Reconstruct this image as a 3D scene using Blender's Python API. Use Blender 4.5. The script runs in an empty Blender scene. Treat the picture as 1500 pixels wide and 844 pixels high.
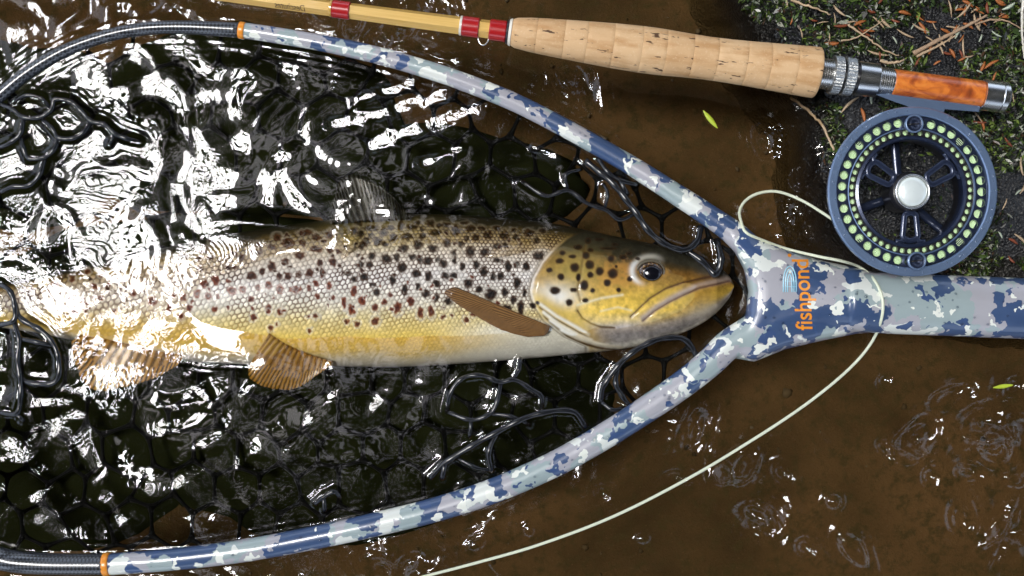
import bpy, bmesh, math, random
import numpy as np
from mathutils import Vector, Matrix
from mathutils.bvhtree import BVHTree

random.seed(7)
RNG = np.random.default_rng(7)
R = math.radians
sc = bpy.context.scene
COL = sc.collection

# ------------------------------------------------------------------ camera, sky, sun, exposure
S = 0.00037            # metres per photograph pixel at the water surface
H = 0.60               # camera height over the water
cam_d = bpy.data.cameras.new('camera')
cam = bpy.data.objects.new('camera', cam_d)
COL.objects.link(cam)
cam.location = (0, 0, H)
cam.rotation_euler = (0, 0, 0)
cam_d.sensor_width = 36.0
cam_d.lens = 18.0 * H / (750 * S)
cam_d.clip_start = 0.01
cam_d.clip_end = 200.0
sc.camera = cam

SUN_TO = Vector((-0.231, 0.024, 0.60)).normalized()       # direction towards the bright cloud break
SUN_EL = math.asin(SUN_TO.z)
SUN_AZ = math.atan2(SUN_TO.x, SUN_TO.y)
world = bpy.data.worlds.new('World')
sc.world = world
world.use_nodes = True
wn = world.node_tree
bg = wn.nodes['Background']
sky = wn.nodes.new('ShaderNodeTexSky')
sky.sky_type = 'NISHITA'
sky.sun_disc = False
sky.sun_elevation = SUN_EL
sky.sun_rotation = SUN_AZ
sky.dust_density = 1.5
sky.air_density = 1.0
hs = wn.nodes.new('ShaderNodeHueSaturation')
hs.inputs['Saturation'].default_value = 0.55             # thin overcast: the blue is washed out evenly
wn.links.new(sky.outputs[0], hs.inputs['Color'])
wn.links.new(hs.outputs[0], bg.inputs[0])
bg.inputs[1].default_value = 0.125

sun_d = bpy.data.lights.new('sun', 'SUN')
sun_d.energy = 1.5
sun_d.angle = R(18.5)
sun_d.color = (1.0, 0.98, 0.95)
sun = bpy.data.objects.new('sun', sun_d)
COL.objects.link(sun)
sun.rotation_euler = SUN_TO.to_track_quat('Z', 'Y').to_euler()

sc.view_settings.view_transform = 'Standard'
sc.view_settings.look = 'None'
sc.view_settings.gamma = 1.0
sc.view_settings.use_curve_mapping = False
sc.view_settings.exposure = 1.55
sc.render.engine = 'CYCLES'
sc.cycles.use_denoising = True
sc.cycles.max_bounces = 6
sc.cycles.transparent_max_bounces = 16
sc.cycles.sample_clamp_indirect = 6.0

# ------------------------------------------------------------------ helpers
def P(px, py, z=0.0):
    k = S * (H - z) / H
    return ((px - 750) * k, (422 - py) * k, z)

def PA(px, py, z):
    px = np.asarray(px, float); py = np.asarray(py, float); z = np.asarray(z, float) + 0 * px
    k = S * (H - z) / H
    return np.stack([(px - 750) * k, (422 - py) * k, z], -1)

def L(n, z=0.0):                      # a length of n pixels at height z, in metres
    return n * S * (H - z) / H

ORIG = {}

def tag(o, label=None, cat=None, group=None, kind=None):
    if label: o['label'] = label
    if cat: o['category'] = cat
    if group: o['group'] = group
    if kind: o['kind'] = kind
    return o

def thing(name, loc, label, cat, group=None):
    o = bpy.data.objects.new(name, None)
    o.empty_display_size = 0.02
    COL.objects.link(o)
    o.location = loc
    ORIG[o] = np.array(loc, float)
    return tag(o, label, cat, group)

def mk(name, v, f, mat, parent=None, smooth=True, origin=None):
    v = np.asarray(v, float)
    if parent is not None:
        org = ORIG[parent]
    else:
        org = np.array(origin if origin is not None else (0, 0, 0), float)
    m = bpy.data.meshes.new(name)
    v = v - org
    if isinstance(f, np.ndarray):
        nv, nf, k = len(v), len(f), f.shape[1]
        m.vertices.add(nv)
        m.vertices.foreach_set('co', v.astype(np.float32).ravel())
        m.loops.add(nf * k)
        m.loops.foreach_set('vertex_index', f.astype(np.int32).ravel())
        m.polygons.add(nf)
        m.polygons.foreach_set('loop_start', np.arange(0, nf * k, k, dtype=np.int32))
        m.update(calc_edges=True)
    else:
        m.from_pydata([tuple(p) for p in v], [], [tuple(int(i) for i in q) for q in f])
        m.update()
    m.polygons.foreach_set('use_smooth', np.full(len(m.polygons), bool(smooth)))
    if mat: m.materials.append(mat)
    o = bpy.data.objects.new(name, m)
    COL.objects.link(o)
    if parent is not None:
        o.parent = parent
        ORIG[o] = org
    else:
        o.location = org
        ORIG[o] = org
    return o

def copy_tree(o, parent=None):
    c = o.copy(); COL.objects.link(c)
    if parent is not None: c.parent = parent
    for ch in list(o.children): copy_tree(ch, c)
    return c

class MB:
    """collects vertices and faces for one mesh"""
    def __init__(s): s.v = []; s.f = []
    def add(s, v, f):
        b = len(s.v)
        s.v.extend([tuple(p) for p in v])
        s.f.extend([tuple(int(i) + b for i in q) for q in f])
        return s
    def build(s, name, mat, parent=None, smooth=True):
        return mk(name, s.v, s.f, mat, parent, smooth)

def catmull(pts, n):
    pts = np.asarray(pts, float)
    d = np.r_[0, np.cumsum(np.linalg.norm(np.diff(pts[:, :2], axis=0), axis=1) + 1e-9)]
    t = np.linspace(0, d[-1], n)
    m = np.zeros_like(pts)
    m[1:-1] = (pts[2:] - pts[:-2]) / (d[2:] - d[:-2])[:, None]
    m[0] = (pts[1] - pts[0]) / (d[1] - d[0]); m[-1] = (pts[-1] - pts[-2]) / (d[-1] - d[-2])
    i = np.clip(np.searchsorted(d, t, 'right') - 1, 0, len(d) - 2)
    h = (d[i + 1] - d[i]); u = ((t - d[i]) / h)[:, None]; h = h[:, None]
    return ((2*u**3 - 3*u**2 + 1) * pts[i] + (u**3 - 2*u**2 + u) * h * m[i]
            + (-2*u**3 + 3*u**2) * pts[i + 1] + (u**3 - u**2) * h * m[i + 1])

def tube(path, rad, seg=10, flat=1.0, caps=True, closed=False):
    """a round (or flattened) tube along world points"""
    path = np.asarray(path, float); n = len(path)
    rad = np.broadcast_to(np.asarray(rad, float), (n,))
    T = np.gradient(path, axis=0)
    if closed: T = np.roll(path, -1, 0) - np.roll(path, 1, 0)
    T /= np.linalg.norm(T, axis=1)[:, None] + 1e-12
    up = np.array([0, 0, 1.0])
    side = np.cross(T, up)
    ln = np.linalg.norm(side, axis=1)
    side[ln < 1e-4] = (1, 0, 0)
    side /= np.linalg.norm(side, axis=1)[:, None]
    nrm = np.cross(side, T)
    a = np.linspace(0, 2*math.pi, seg, endpoint=False)
    v = (path[:, None] + rad[:, None, None] * (side[:, None] * np.cos(a)[None, :, None]
         + flat * nrm[:, None] * np.sin(a)[None, :, None])).reshape(-1, 3)
    f = []
    for i in range(n if closed else n - 1):
        j0, j1 = i * seg, ((i + 1) % n) * seg
        for k in range(seg):
            q = (k + 1) % seg
            f.append((j0 + k, j0 + q, j1 + q, j1 + k))
    if caps and not closed:
        f.append(tuple(range(seg))[::-1]); f.append(tuple((n - 1) * seg + k for k in range(seg)))
    return v, f

def split(prof):
    out = []
    for p, q in zip(prof[:-1], prof[1:]): out += [p, q]
    return out

def lathe(a, d, prof, seg=48, caps=True, crisp=False):
    """profile (distance along axis, radius) turned about the axis from a in direction d"""
    a = np.asarray(a, float); d = np.asarray(d, float); d = d / np.linalg.norm(d)
    u = np.cross(d, (0, 0, 1.0))
    if np.linalg.norm(u) < 1e-5: u = np.array([1.0, 0, 0])
    u /= np.linalg.norm(u); w = np.cross(d, u)
    an = np.linspace(0, 2*math.pi, seg, endpoint=False)
    v = []
    if crisp: prof = split(prof)
    for t, r in prof:
        v.append(a + d * t + r * (np.cos(an)[:, None] * u + np.sin(an)[:, None] * w))
    v = np.concatenate(v); f = []
    for i in range(0, len(prof) - 1, 2 if crisp else 1):
        for k in range(seg):
            q = (k + 1) % seg
            f.append((i*seg + k, (i+1)*seg + k, (i+1)*seg + q, i*seg + q))
    if caps:
        f.append(tuple(range(seg))); f.append(tuple((len(prof)-1)*seg + k for k in range(seg))[::-1])
    return v, f

def prism(outline, z0, z1, bev=0.0):
    """closed pixel outline raised from z0 to z1; bev narrows the top a little"""
    o = np.asarray(outline, float); n = len(o)
    c = o.mean(0)
    def ring(sh, z):
        d = o - c; ln = np.linalg.norm(d, axis=1)[:, None]
        return PA((o - d / ln * sh)[:, 0], (o - d / ln * sh)[:, 1], z)
    zs = [(0, z0), (0, z1 - bev * S), (bev, z1)] if bev else [(0, z0), (0, z1)]
    v = np.concatenate([ring(s, z) for s, z in zs]); f = []
    for i in range(len(zs) - 1):
        for k in range(n):
            q = (k + 1) % n
            f.append((i*n + k, i*n + q, (i+1)*n + q, (i+1)*n + k))
    f.append(tuple(range(n))[::-1]); f.append(tuple((len(zs)-1)*n + k for k in range(n)))
    return v, f

def sdist(px, py, pts):
    """distance in pixels to a polyline"""
    best = np.full(np.shape(px), 1e9)
    for (x0, y0), (x1, y1) in zip(pts[:-1], pts[1:]):
        dx, dy = x1 - x0, y1 - y0
        t = np.clip(((px - x0) * dx + (py - y0) * dy) / (dx*dx + dy*dy + 1e-9), 0, 1)
        best = np.minimum(best, (px - x0 - t*dx)**2 + (py - y0 - t*dy)**2)
    return np.sqrt(best)

def inside(px, py, poly):
    r = np.zeros(np.shape(px), bool)
    n = len(poly)
    for i in range(n):
        x0, y0 = poly[i]; x1, y1 = poly[(i + 1) % n]
        if y0 == y1: continue
        c = ((y0 > py) != (y1 > py)) & (px < (x1 - x0) * (py - y0) / (y1 - y0) + x0)
        r ^= c
    return r

def sm(a, b, x):
    t = np.clip((x - a) / (b - a), 0, 1)
    return t * t * (3 - 2 * t)

_vn = {}
def vnoise(x, y, seed=0):
    """smooth value noise, -1..1"""
    if seed not in _vn:
        _vn[seed] = np.random.default_rng(1000 + seed).uniform(-1, 1, (256, 256))
    g = _vn[seed]
    xi = np.floor(x).astype(int); yi = np.floor(y).astype(int)
    u = x - xi; w = y - yi
    u = u*u*u*(u*(u*6-15)+10); w = w*w*w*(w*(w*6-15)+10)
    a = g[xi % 256, yi % 256]; b = g[(xi+1) % 256, yi % 256]
    c = g[xi % 256, (yi+1) % 256]; d = g[(xi+1) % 256, (yi+1) % 256]
    return (a*(1-u) + b*u)*(1-w) + (c*(1-u) + d*u)*w

def fbm(x, y, seed=0, oct=4):
    s = 0; a = 1; tot = 0
    for i in range(oct):
        s = s + a * vnoise(x * 2**i + 17.3*i, y * 2**i + 5.1*i, seed + i); tot += a; a *= 0.5
    return s / tot

# ------------------------------------------------------------------ material helpers
class NT:
    def __init__(s, name):
        s.m = bpy.data.materials.new(name); s.m.use_nodes = True
        s.t = s.m.node_tree; s.n = s.t.nodes
        s.b = s.n.get('Principled BSDF'); s.out = s.n.get('Material Output')
    def new(s, typ, **kw):
        nd = s.n.new(typ)
        for k, v in kw.items(): setattr(nd, k, v)
        return nd
    def put(s, sock, v):
        if hasattr(v, 'is_linked') or hasattr(v, 'links'): s.t.links.new(v, sock)
        elif isinstance(v, (tuple, list)) and len(v) == 3 and sock.type == 'RGBA': sock.default_value = (*v, 1)
        else: sock.default_value = v
    def math(s, op, a, b=None, c=None, clamp=False):
        nd = s.new('ShaderNodeMath', operation=op, use_clamp=clamp)
        for i, x in enumerate((a, b, c)):
            if x is not None: s.put(nd.inputs[i], x)
        return nd.outputs[0]
    def vmath(s, op, a, b=None):
        nd = s.new('ShaderNodeVectorMath', operation=op)
        s.put(nd.inputs[0], a)
        if b is not None: s.put(nd.inputs[1], b)
        return nd.outputs['Value'] if op in ('DOT_PRODUCT', 'LENGTH') else nd.outputs[0]
    def mix(s, f, a, b):
        nd = s.new('ShaderNodeMix', data_type='RGBA')
        s.put(nd.inputs[0], f); s.put(nd.inputs[6], a); s.put(nd.inputs[7], b)
        return nd.outputs[2]
    def noise(s, vec, scale, detail=2.0, rough=0.5, dist=0.0, col=False):
        nd = s.new('ShaderNodeTexNoise')
        if vec is not None: s.put(nd.inputs['Vector'], vec)
        nd.inputs['Scale'].default_value = scale; nd.inputs['Detail'].default_value = detail
        nd.inputs['Roughness'].default_value = rough; nd.inputs['Distortion'].default_value = dist
        return nd.outputs[1 if col else 0]
    def vor(s, vec, scale, feature='F1', rnd=1.0):
        nd = s.new('ShaderNodeTexVoronoi', feature=feature)
        if vec is not None: s.put(nd.inputs['Vector'], vec)
        nd.inputs['Scale'].default_value = scale; nd.inputs['Randomness'].default_value = rnd
        return nd
    def coord(s, which='Object'):
        return s.new('ShaderNodeTexCoord').outputs[which]
    def mapped(s, vec, scale=(1, 1, 1), rot=(0, 0, 0), loc=(0, 0, 0)):
        nd = s.new('ShaderNodeMapping')
        s.put(nd.inputs[0], vec); nd.inputs[1].default_value = loc; nd.inputs[2].default_value = rot; nd.inputs[3].default_value = scale
        return nd.outputs[0]
    def ramp(s, f, stops, interp='LINEAR'):
        nd = s.new('ShaderNodeValToRGB'); s.put(nd.inputs[0], f)
        cr = nd.color_ramp; cr.interpolation = interp
        while len(cr.elements) < len(stops): cr.elements.new(0.5)
        for e, (p, c) in zip(cr.elements, stops):
            e.position = p; e.color = (*c, 1) if len(c) == 3 else c
        return nd.outputs[0]
    def step(s, f, lo, hi):
        nd = s.new('ShaderNodeMapRange', interpolation_type='SMOOTHSTEP')
        s.put(nd.inputs[0], f); nd.inputs[1].default_value = lo; nd.inputs[2].default_value = hi
        return nd.outputs[0]
    def bump(s, h, strength=0.5, dist=0.001, nrm=None):
        nd = s.new('ShaderNodeBump'); s.put(nd.inputs['Height'], h)
        nd.inputs['Strength'].default_value = strength; nd.inputs['Distance'].default_value = dist
        if nrm is not None: s.put(nd.inputs['Normal'], nrm)
        return nd.outputs[0]
    def attr(s, name, out='Color'):
        nd = s.new('ShaderNodeAttribute', attribute_name=name)
        return nd.outputs[out]
    def set(s, **kw):
        for k, v in kw.items(): s.put(s.b.inputs[k.replace('_', ' ')], v)
        return s

def simple(name, col, rough=0.5, metal=0.0, coat=0.0, var=0.0, vscale=200, bump=0.0, spec=None):
    t = NT(name); c = t.coord()
    n = t.noise(c, vscale, 4)
    if var:
        t.set(Base_Color=t.mix(n, tuple(x * (1 - var) for x in col), tuple(min(1, x * (1 + var)) for x in col)))
    else:
        t.set(Base_Color=col)
    t.set(Roughness=t.math('MULTIPLY_ADD', n, 0.2 * rough, 0.9 * rough), Metallic=metal, Coat_Weight=coat, Coat_Roughness=0.06)
    if bump: t.set(Normal=t.bump(n, bump, 0.0005))
    if spec is not None: t.put(t.b.inputs['Specular IOR Level'], spec)
    return t.m

# ------------------------------------------------------------------ materials
def m_water():
    t = NT('water'); t.n.remove(t.b)
    fr = t.new('ShaderNodeFresnel'); fr.inputs['IOR'].default_value = 1.43
    tr = t.new('ShaderNodeBsdfTransparent'); tr.inputs[0].default_value = (0.97, 0.955, 0.92, 1)
    gl = t.new('ShaderNodeBsdfGlossy'); gl.inputs['Roughness'].default_value = 0.03; gl.distribution = 'BECKMANN'
    gl.inputs['Color'].default_value = (1, 1, 1, 1)
    mx = t.new('ShaderNodeMixShader'); t.put(mx.inputs[0], fr.outputs[0])
    t.t.links.new(tr.outputs[0], mx.inputs[1]); t.t.links.new(gl.outputs[0], mx.inputs[2])
    t.t.links.new(mx.outputs[0], t.out.inputs['Surface'])
    return t.m

def m_bed():
    t = NT('silt'); c = t.coord()
    n1 = t.noise(c, 9, 5, 0.6, 0.4); n2 = t.noise(c, 140, 4, 0.65); n3 = t.noise(c, 900, 2)
    col = t.ramp(n1, [(0.28, (0.040, 0.026, 0.011)), (0.48, (0.088, 0.052, 0.021)), (0.70, (0.128, 0.073, 0.030))])
    col = t.mix(t.step(n2, 0.45, 0.70), col, (0.058, 0.042, 0.016))
    col = t.mix(t.math('MULTIPLY', t.step(n3, 0.6, 0.75), 0.35), col, (0.16, 0.10, 0.05))
    t.put(t.b.inputs['Specular IOR Level'], 0.0)
    t.set(Base_Color=col, Roughness=0.95, Normal=t.bump(t.math('ADD', n2, t.math('MULTIPLY', n3, 0.4)), 0.5, 0.004))
    return t.m

def m_rock():
    t = NT('wet_rock'); c = t.coord()
    n1 = t.noise(c, 18, 5, 0.6); n2 = t.noise(c, 420, 3, 0.6)
    v = t.vor(c, 620).outputs['Distance']
    col = t.ramp(n1, [(0.3, (0.005, 0.005, 0.005)), (0.5, (0.011, 0.011, 0.012)), (0.7, (0.036, 0.038, 0.043))])
    col = t.mix(t.math('MULTIPLY', t.step(n2, 0.58, 0.7), 0.6), col, (0.10, 0.105, 0.11))
    ge = t.new('ShaderNodeNewGeometry'); sz = t.new('ShaderNodeSeparateXYZ'); t.put(sz.inputs[0], ge.outputs['Position'])
    silt = t.math('ADD', t.step(sz.outputs[2], -0.006, -0.062), t.math('MULTIPLY_ADD', n1, 0.5, -0.25), clamp=True)
    col = t.mix(silt, col, (0.072, 0.047, 0.019))
    t.put(t.b.inputs['Specular IOR Level'], t.math('MULTIPLY_ADD', silt, -0.5, 0.5))
    t.set(Base_Color=col, Roughness=t.math('MULTIPLY_ADD', n2, 0.5, 0.10),
          Normal=t.bump(t.math('ADD', n2, t.math('MULTIPLY', v, 0.8)), 0.8, 0.0022))
    return t.m

def m_camo():
    t = NT('camouflage_paint'); c = t.mapped(t.coord(), (1, 1, 1), (0, 0, 0.25))
    w = t.noise(c, 150, 2, 0.6, 0, True)
    cw = t.vmath('ADD', c, t.vmath('MULTIPLY', t.vmath('SUBTRACT', w, (0.5, 0.5, 0.5)), (0.012, 0.012, 0.012)))
    def blob(scale, off, th, st=(1, 1, 1)):
        n = t.noise(t.mapped(cw, st, (0, 0, 0), off), scale, 0.6, 0.5, 0.3)
        return t.step(n, th - 0.004, th + 0.004)
    col = (0.40, 0.395, 0.43)
    col = t.mix(blob(50, (3, 1, 2), 0.53), col, (0.33, 0.405, 0.41))
    col = t.mix(blob(66, (7, 5, 1), 0.635, (0.8, 1.1, 1)), col, (0.72, 0.75, 0.70))
    nav = t.mix(t.noise(c, 60, 2), (0.032, 0.062, 0.145), (0.062, 0.108, 0.22))
    col = t.mix(blob(58, (1, 9, 4), 0.55, (1, 0.85, 1)), col, nav)
    col = t.mix(blob(110, (2, 3, 8), 0.66), col, (0.045, 0.085, 0.20))
    col = t.mix(blob(120, (5, 2, 3), 0.66), col, (0.82, 0.84, 0.76))
    t.set(Base_Color=col, Roughness=0.32, Coat_Weight=0.7, Coat_Roughness=0.08,
          Normal=t.bump(t.noise(c, 1500, 2), 0.08, 0.0004))
    return t.m

def m_carbon():
    t = NT('carbon_weave'); c = t.coord()
    w = t.new('ShaderNodeTexChecker'); t.put(w.inputs['Vector'], t.mapped(c, (1, 1, 1), (0, 0, 0.785))); w.inputs['Scale'].default_value = 700
    col = t.mix(w.outputs['Fac'], (0.012, 0.013, 0.016), (0.10, 0.11, 0.13))
    t.set(Base_Color=col, Roughness=0.3, Coat_Weight=0.8, Coat_Roughness=0.05)
    return t.m

def m_fish():
    t = NT('trout_skin')
    p = t.attr('scale_uv', 'Vector')
    r = (1.0, 1.7320508, 1.0); h = (0.5, 0.8660254, 0.5)
    pz = t.vmath('MULTIPLY', p, (1, 1, 0))
    jit = t.noise(pz, 0.55, 2, 0.6, 0, True)
    pz = t.vmath('ADD', pz, t.vmath('MULTIPLY', t.vmath('SUBTRACT', jit, (0.5, 0.5, 0.5)), (0.85, 0.85, 0)))
    pz = t.vmath('ADD', pz, (20, 20 * 1.7320508, 0))
    a = t.vmath('SUBTRACT', t.vmath('MODULO', pz, r), h)
    b = t.vmath('SUBTRACT', t.vmath('MODULO', t.vmath('SUBTRACT', pz, h), r), h)
    a = t.vmath('MULTIPLY', a, (1, 1, 0)); b = t.vmath('MULTIPLY', b, (1, 1, 0))
    sel = t.math('LESS_THAN', t.vmath('DOT_PRODUCT', a, a), t.vmath('DOT_PRODUCT', b, b))
    mx = t.new('ShaderNodeMix', data_type='VECTOR'); t.put(mx.inputs[0], sel); t.put(mx.inputs[4], b); t.put(mx.inputs[5], a)
    g = mx.outputs[1]
    ab = t.vmath('ABSOLUTE', g)
    sx = t.new('ShaderNodeSeparateXYZ'); t.put(sx.inputs[0], ab)
    m = t.math('MAXIMUM', t.vmath('DOT_PRODUCT', ab, (0.5, 0.8660254, 0)), sx.outputs[0])
    edge = t.math('SUBTRACT', 0.5, m)
    idn = t.new('ShaderNodeTexWhiteNoise', noise_dimensions='2D'); t.put(idn.inputs['Vector'], t.vmath('SUBTRACT', pz, g))
    rnd = t.math('MULTIPLY_ADD', idn.outputs['Value'], 0.36, 0.80)
    ca = t.attr('skin_scale'); cb = t.attr('skin_gap'); ms = t.attr('scale_mask', 'Fac')
    inner = t.mix(1.0, ca, ca)
    sca = t.vmath('SCALE', ca); 
    nd = sca.node; t.put(nd.inputs['Scale'], rnd)
    k = t.step(edge, 0.03, 0.24)
    k = t.math('MULTIPLY_ADD', t.math('SUBTRACT', 1.0, k), t.math('MULTIPLY', t.step(t.noise(p, 0.16, 3), 0.40, 0.62), 0.55), k)
    body = t.mix(k, cb, sca)
    col = t.mix(ms, ca, body)
    gx = t.new('ShaderNodeSeparateXYZ'); t.put(gx.inputs[0], g)
    ht = t.math('MULTIPLY', t.math('ADD', t.step(edge, 0.0, 0.34), t.math('MULTIPLY', gx.outputs[0], -0.5)), ms)
    fine = t.noise(t.coord(), 1800, 2)
    ht = t.math('ADD', ht, t.math('MULTIPLY', fine, 0.16))
    nrm = t.bump(ht, 0.7, 0.0006)
    t.set(Base_Color=col, Roughness=0.42, Coat_Weight=t.math('MULTIPLY_ADD', ms, -0.38, 0.50), Coat_Roughness=0.06, Normal=nrm)
    t.put(t.b.inputs['Specular IOR Level'], 0.15)
    return t.m

def m_fin(name, c1, c2, trans=0.25):
    t = NT(name)
    uv = t.attr('fin_uv', 'Vector')
    sx = t.new('ShaderNodeSeparateXYZ'); t.put(sx.inputs[0], uv)
    n = t.noise(t.coord(), 300, 3)
    nb = t.noise(t.coord(), 90, 3)
    ray = t.math('SINE', t.math('MULTIPLY', t.math('MULTIPLY_ADD', nb, 0.035, t.math('MULTIPLY_ADD', n, 0.015, sx.outputs[0])), t.math('MULTIPLY_ADD', t.math('GREATER_THAN', sx.outputs[1], 0.55), 85.0, 85.0)))
    k = t.step(ray, -0.9, 0.9)
    col = t.mix(t.math('MULTIPLY_ADD', k, 0.6, t.math('MULTIPLY', nb, 0.4)), c1, c2)
    col = t.mix(t.math('MULTIPLY', n, 0.5), col, tuple(x * 0.6 for x in c1))
    if name == 'fin_dark': col = t.mix(t.step(t.vor(t.coord(), 170).outputs['Distance'], 0.42, 0.30), col, (0.006, 0.006, 0.005))
    t.set(Base_Color=col, Roughness=0.35, Coat_Weight=0.4, Coat_Roughness=0.08, Normal=t.bump(ray, 0.25, 0.0003), Specular_IOR_Level=0.2)
    tl = t.new('ShaderNodeBsdfTransparent'); tl.inputs[0].default_value = (0.9, 0.75, 0.5, 1)
    mx = t.new('ShaderNodeMixShader')
    t.put(mx.inputs[0], t.math('MULTIPLY', t.math('SUBTRACT', 1.0, k), trans * 2, clamp=True))
    t.t.links.new(t.b.outputs[0], mx.inputs[1]); t.t.links.new(tl.outputs[0], mx.inputs[2])
    t.t.links.new(mx.outputs[0], t.out.inputs['Surface'])
    return t.m

def m_cork():
    t = NT('cork'); c = t.coord()
    oi = t.new('ShaderNodeObjectInfo')
    rr = t.vmath('SCALE', (3.0, 5.0, 7.0)); t.put(rr.node.inputs['Scale'], oi.outputs['Random'])
    c2 = t.vmath('ADD', c, rr)
    al = t.mapped(c2, (1, 1, 1), (0, 0, 0.131))
    n1 = t.noise(t.mapped(al, (0.25, 1.0, 1.0)), 160, 4, 0.6)
    n2 = t.noise(c2, 900, 2)
    pits = t.noise(t.mapped(al, (0.35, 1.5, 1.5)), 260, 3, 0.65)
    base = t.mix(oi.outputs['Random'], (0.60, 0.365, 0.175), (0.70, 0.465, 0.25))
    col = t.mix(t.step(n1, 0.42, 0.70), base, (0.52, 0.29, 0.12))
    col = t.mix(t.math('MULTIPLY', t.step(n2, 0.55, 0.75), 0.25), col, (0.82, 0.66, 0.45))
    pk = t.step(pits, 0.63, 0.66)
    col = t.mix(pk, col, (0.10, 0.045, 0.018))
    t.set(Base_Color=col, Roughness=0.72, Normal=t.bump(t.math('SUBTRACT', t.math('MULTIPLY', n2, 0.3), pk), 0.5, 0.0006))
    return t.m

def m_bamboo():
    t = NT('varnished_bamboo'); c = t.mapped(t.coord(), (1, 1, 1), (0, 0, 0.131))
    n = t.noise(t.mapped(c, (0.06, 2.5, 2.5)), 420, 3, 0.6)
    col = t.mix(n, (0.60, 0.34, 0.06), (0.84, 0.56, 0.18))
    t.set(Base_Color=col, Roughness=0.25, Coat_Weight=1.0, Coat_Roughness=0.04)
    return t.m

def m_burl():
    t = NT('burl_wood'); c = t.coord()
    n = t.noise(c, 70, 5, 0.6, 1.8); v = t.vor(t.vmath('ADD', c, t.vmath('MULTIPLY', t.noise(c, 60, 2, 0.5, 0, True), (0.012, 0.012, 0.012))), 95).outputs['Distance']
    col = t.ramp(n, [(0.25, (0.10, 0.016, 0.004)), (0.42, (0.42, 0.085, 0.012)), (0.58, (0.72, 0.20, 0.026)), (0.8, (0.80, 0.32, 0.05))])
    col = t.mix(t.step(v, 0.22, 0.06), col, (0.09, 0.016, 0.005))
    t.set(Base_Color=col, Roughness=0.35, Coat_Weight=1.0, Coat_Roughness=0.28)
    return t.m

def m_thread(name, col):
    t = NT(name); c = t.mapped(t.coord(), (1, 0.05, 0.05), (0, 0, 0.131))
    w = t.new('ShaderNodeTexWave'); t.put(w.inputs['Vector'], c); w.inputs['Scale'].default_value = 700
    t.set(Base_Color=t.mix(w.outputs['Fac'], tuple(x * 0.6 for x in col), col), Roughness=0.3, Coat_Weight=1.0, Coat_Roughness=0.03)
    return t.m

def m_vcol(name, attr='tint', rough=0.6):
    t = NT(name)
    t.set(Base_Color=t.attr(attr), Roughness=rough)
    return t.m

def m_leaf():
    t = NT('tree_leaf')
    n = t.noise(t.coord(), 3, 2)
    t.set(Base_Color=t.mix(n, (0.030, 0.055, 0.014), (0.065, 0.105, 0.028)), Roughness=0.5)
    return t.m

M = dict(
    water=m_water(), bed=m_bed(), rock=m_rock(), camo=m_camo(), carbon=m_carbon(), fish=m_fish(),
    cork=m_cork(), bamboo=m_bamboo(), burl=m_burl(), red=m_thread('red_silk', (0.52, 0.012, 0.014)), goldwrap=m_thread('gold_silk', (0.72, 0.44, 0.10)),
    nickel=simple('nickel_silver', (0.78, 0.78, 0.77), 0.26, 1.0, var=0.06, vscale=300),
    knurl=simple('knurled_nickel', (0.62, 0.63, 0.62), 0.28, 1.0, var=0.1, vscale=2500, bump=0.6),
    reel=simple('anodised_blue_grey', (0.17, 0.245, 0.39), 0.33, 0.55, 0.5, var=0.12, vscale=90),
    spool=simple('anodised_navy', (0.024, 0.034, 0.070), 0.30, 0.5, 0.5, var=0.2, vscale=120),
    chrome=simple('polished_cap', (0.80, 0.87, 0.85), 0.30, 0.25, 0.6, var=0.05, vscale=60),
    lineg=simple('lime_fly_line', (0.70, 0.92, 0.58), 0.45, var=0.12, vscale=400),
    linep=simple('pale_fly_line', (0.72, 0.76, 0.58), 0.4, 0, 0.3, var=0.1, vscale=300),
    rubber=simple('black_rubber', (0.010, 0.011, 0.014), 0.22, 0, 0.4, var=0.3, vscale=300),
    orange=simple('orange_paint', (0.85, 0.30, 0.025), 0.35, 0, 0.4, var=0.08),
    cyan=simple('pale_blue_paint', (0.36, 0.66, 0.78), 0.35, 0, 0.4, var=0.08),
    ink=simple('brown_ink', (0.035, 0.016, 0.006), 0.5),
    white=simple('ivory_check', (0.74, 0.70, 0.60), 0.3, 0, 0.4, var=0.06),
    blackm=simple('black_trim', (0.015, 0.015, 0.018), 0.3, 0, 0.3),
    moss=m_vcol('moss_leaflets', rough=0.35), leaf=m_leaf(),
    bark=simple('bark', (0.045, 0.034, 0.024), 0.9, var=0.4, vscale=12, bump=0.8),
    needle_o=simple('needle_orange', (0.40, 0.13, 0.035), 0.5, var=0.4, vscale=160),
    needle_t=simple('needle_tan', (0.52, 0.38, 0.24), 0.55, var=0.3, vscale=160),
    needle_r=simple('needle_russet', (0.22, 0.055, 0.022), 0.5, var=0.4, vscale=160),
    needle_g=simple('needle_pale', (0.46, 0.52, 0.40), 0.4, var=0.3, vscale=160),
    twig=simple('twig_bark', (0.40, 0.27, 0.17), 0.7, var=0.45, vscale=220, bump=0.5),
    sprig=simple('fresh_leaf', (0.50, 0.62, 0.05), 0.4, 0, 0.2, var=0.2, vscale=200),
    stone=simple('net_shade_stone', (0.012, 0.0145, 0.0055), 0.9, var=0.6, vscale=30, bump=0.6, spec=0.0),  # near-black colour carries the shade inside the net
    bagr=simple('submerged_rubber', (0.006, 0.0065, 0.007), 0.6, var=0.2, vscale=300, spec=0.08),
    eye=simple('eye_dark', (0.006, 0.006, 0.009), 0.08, 0, 1.0),
    socket=simple('eye_rim', (0.10, 0.085, 0.055), 0.45, 0, 0.2, var=0.2, vscale=300),
)
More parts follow.
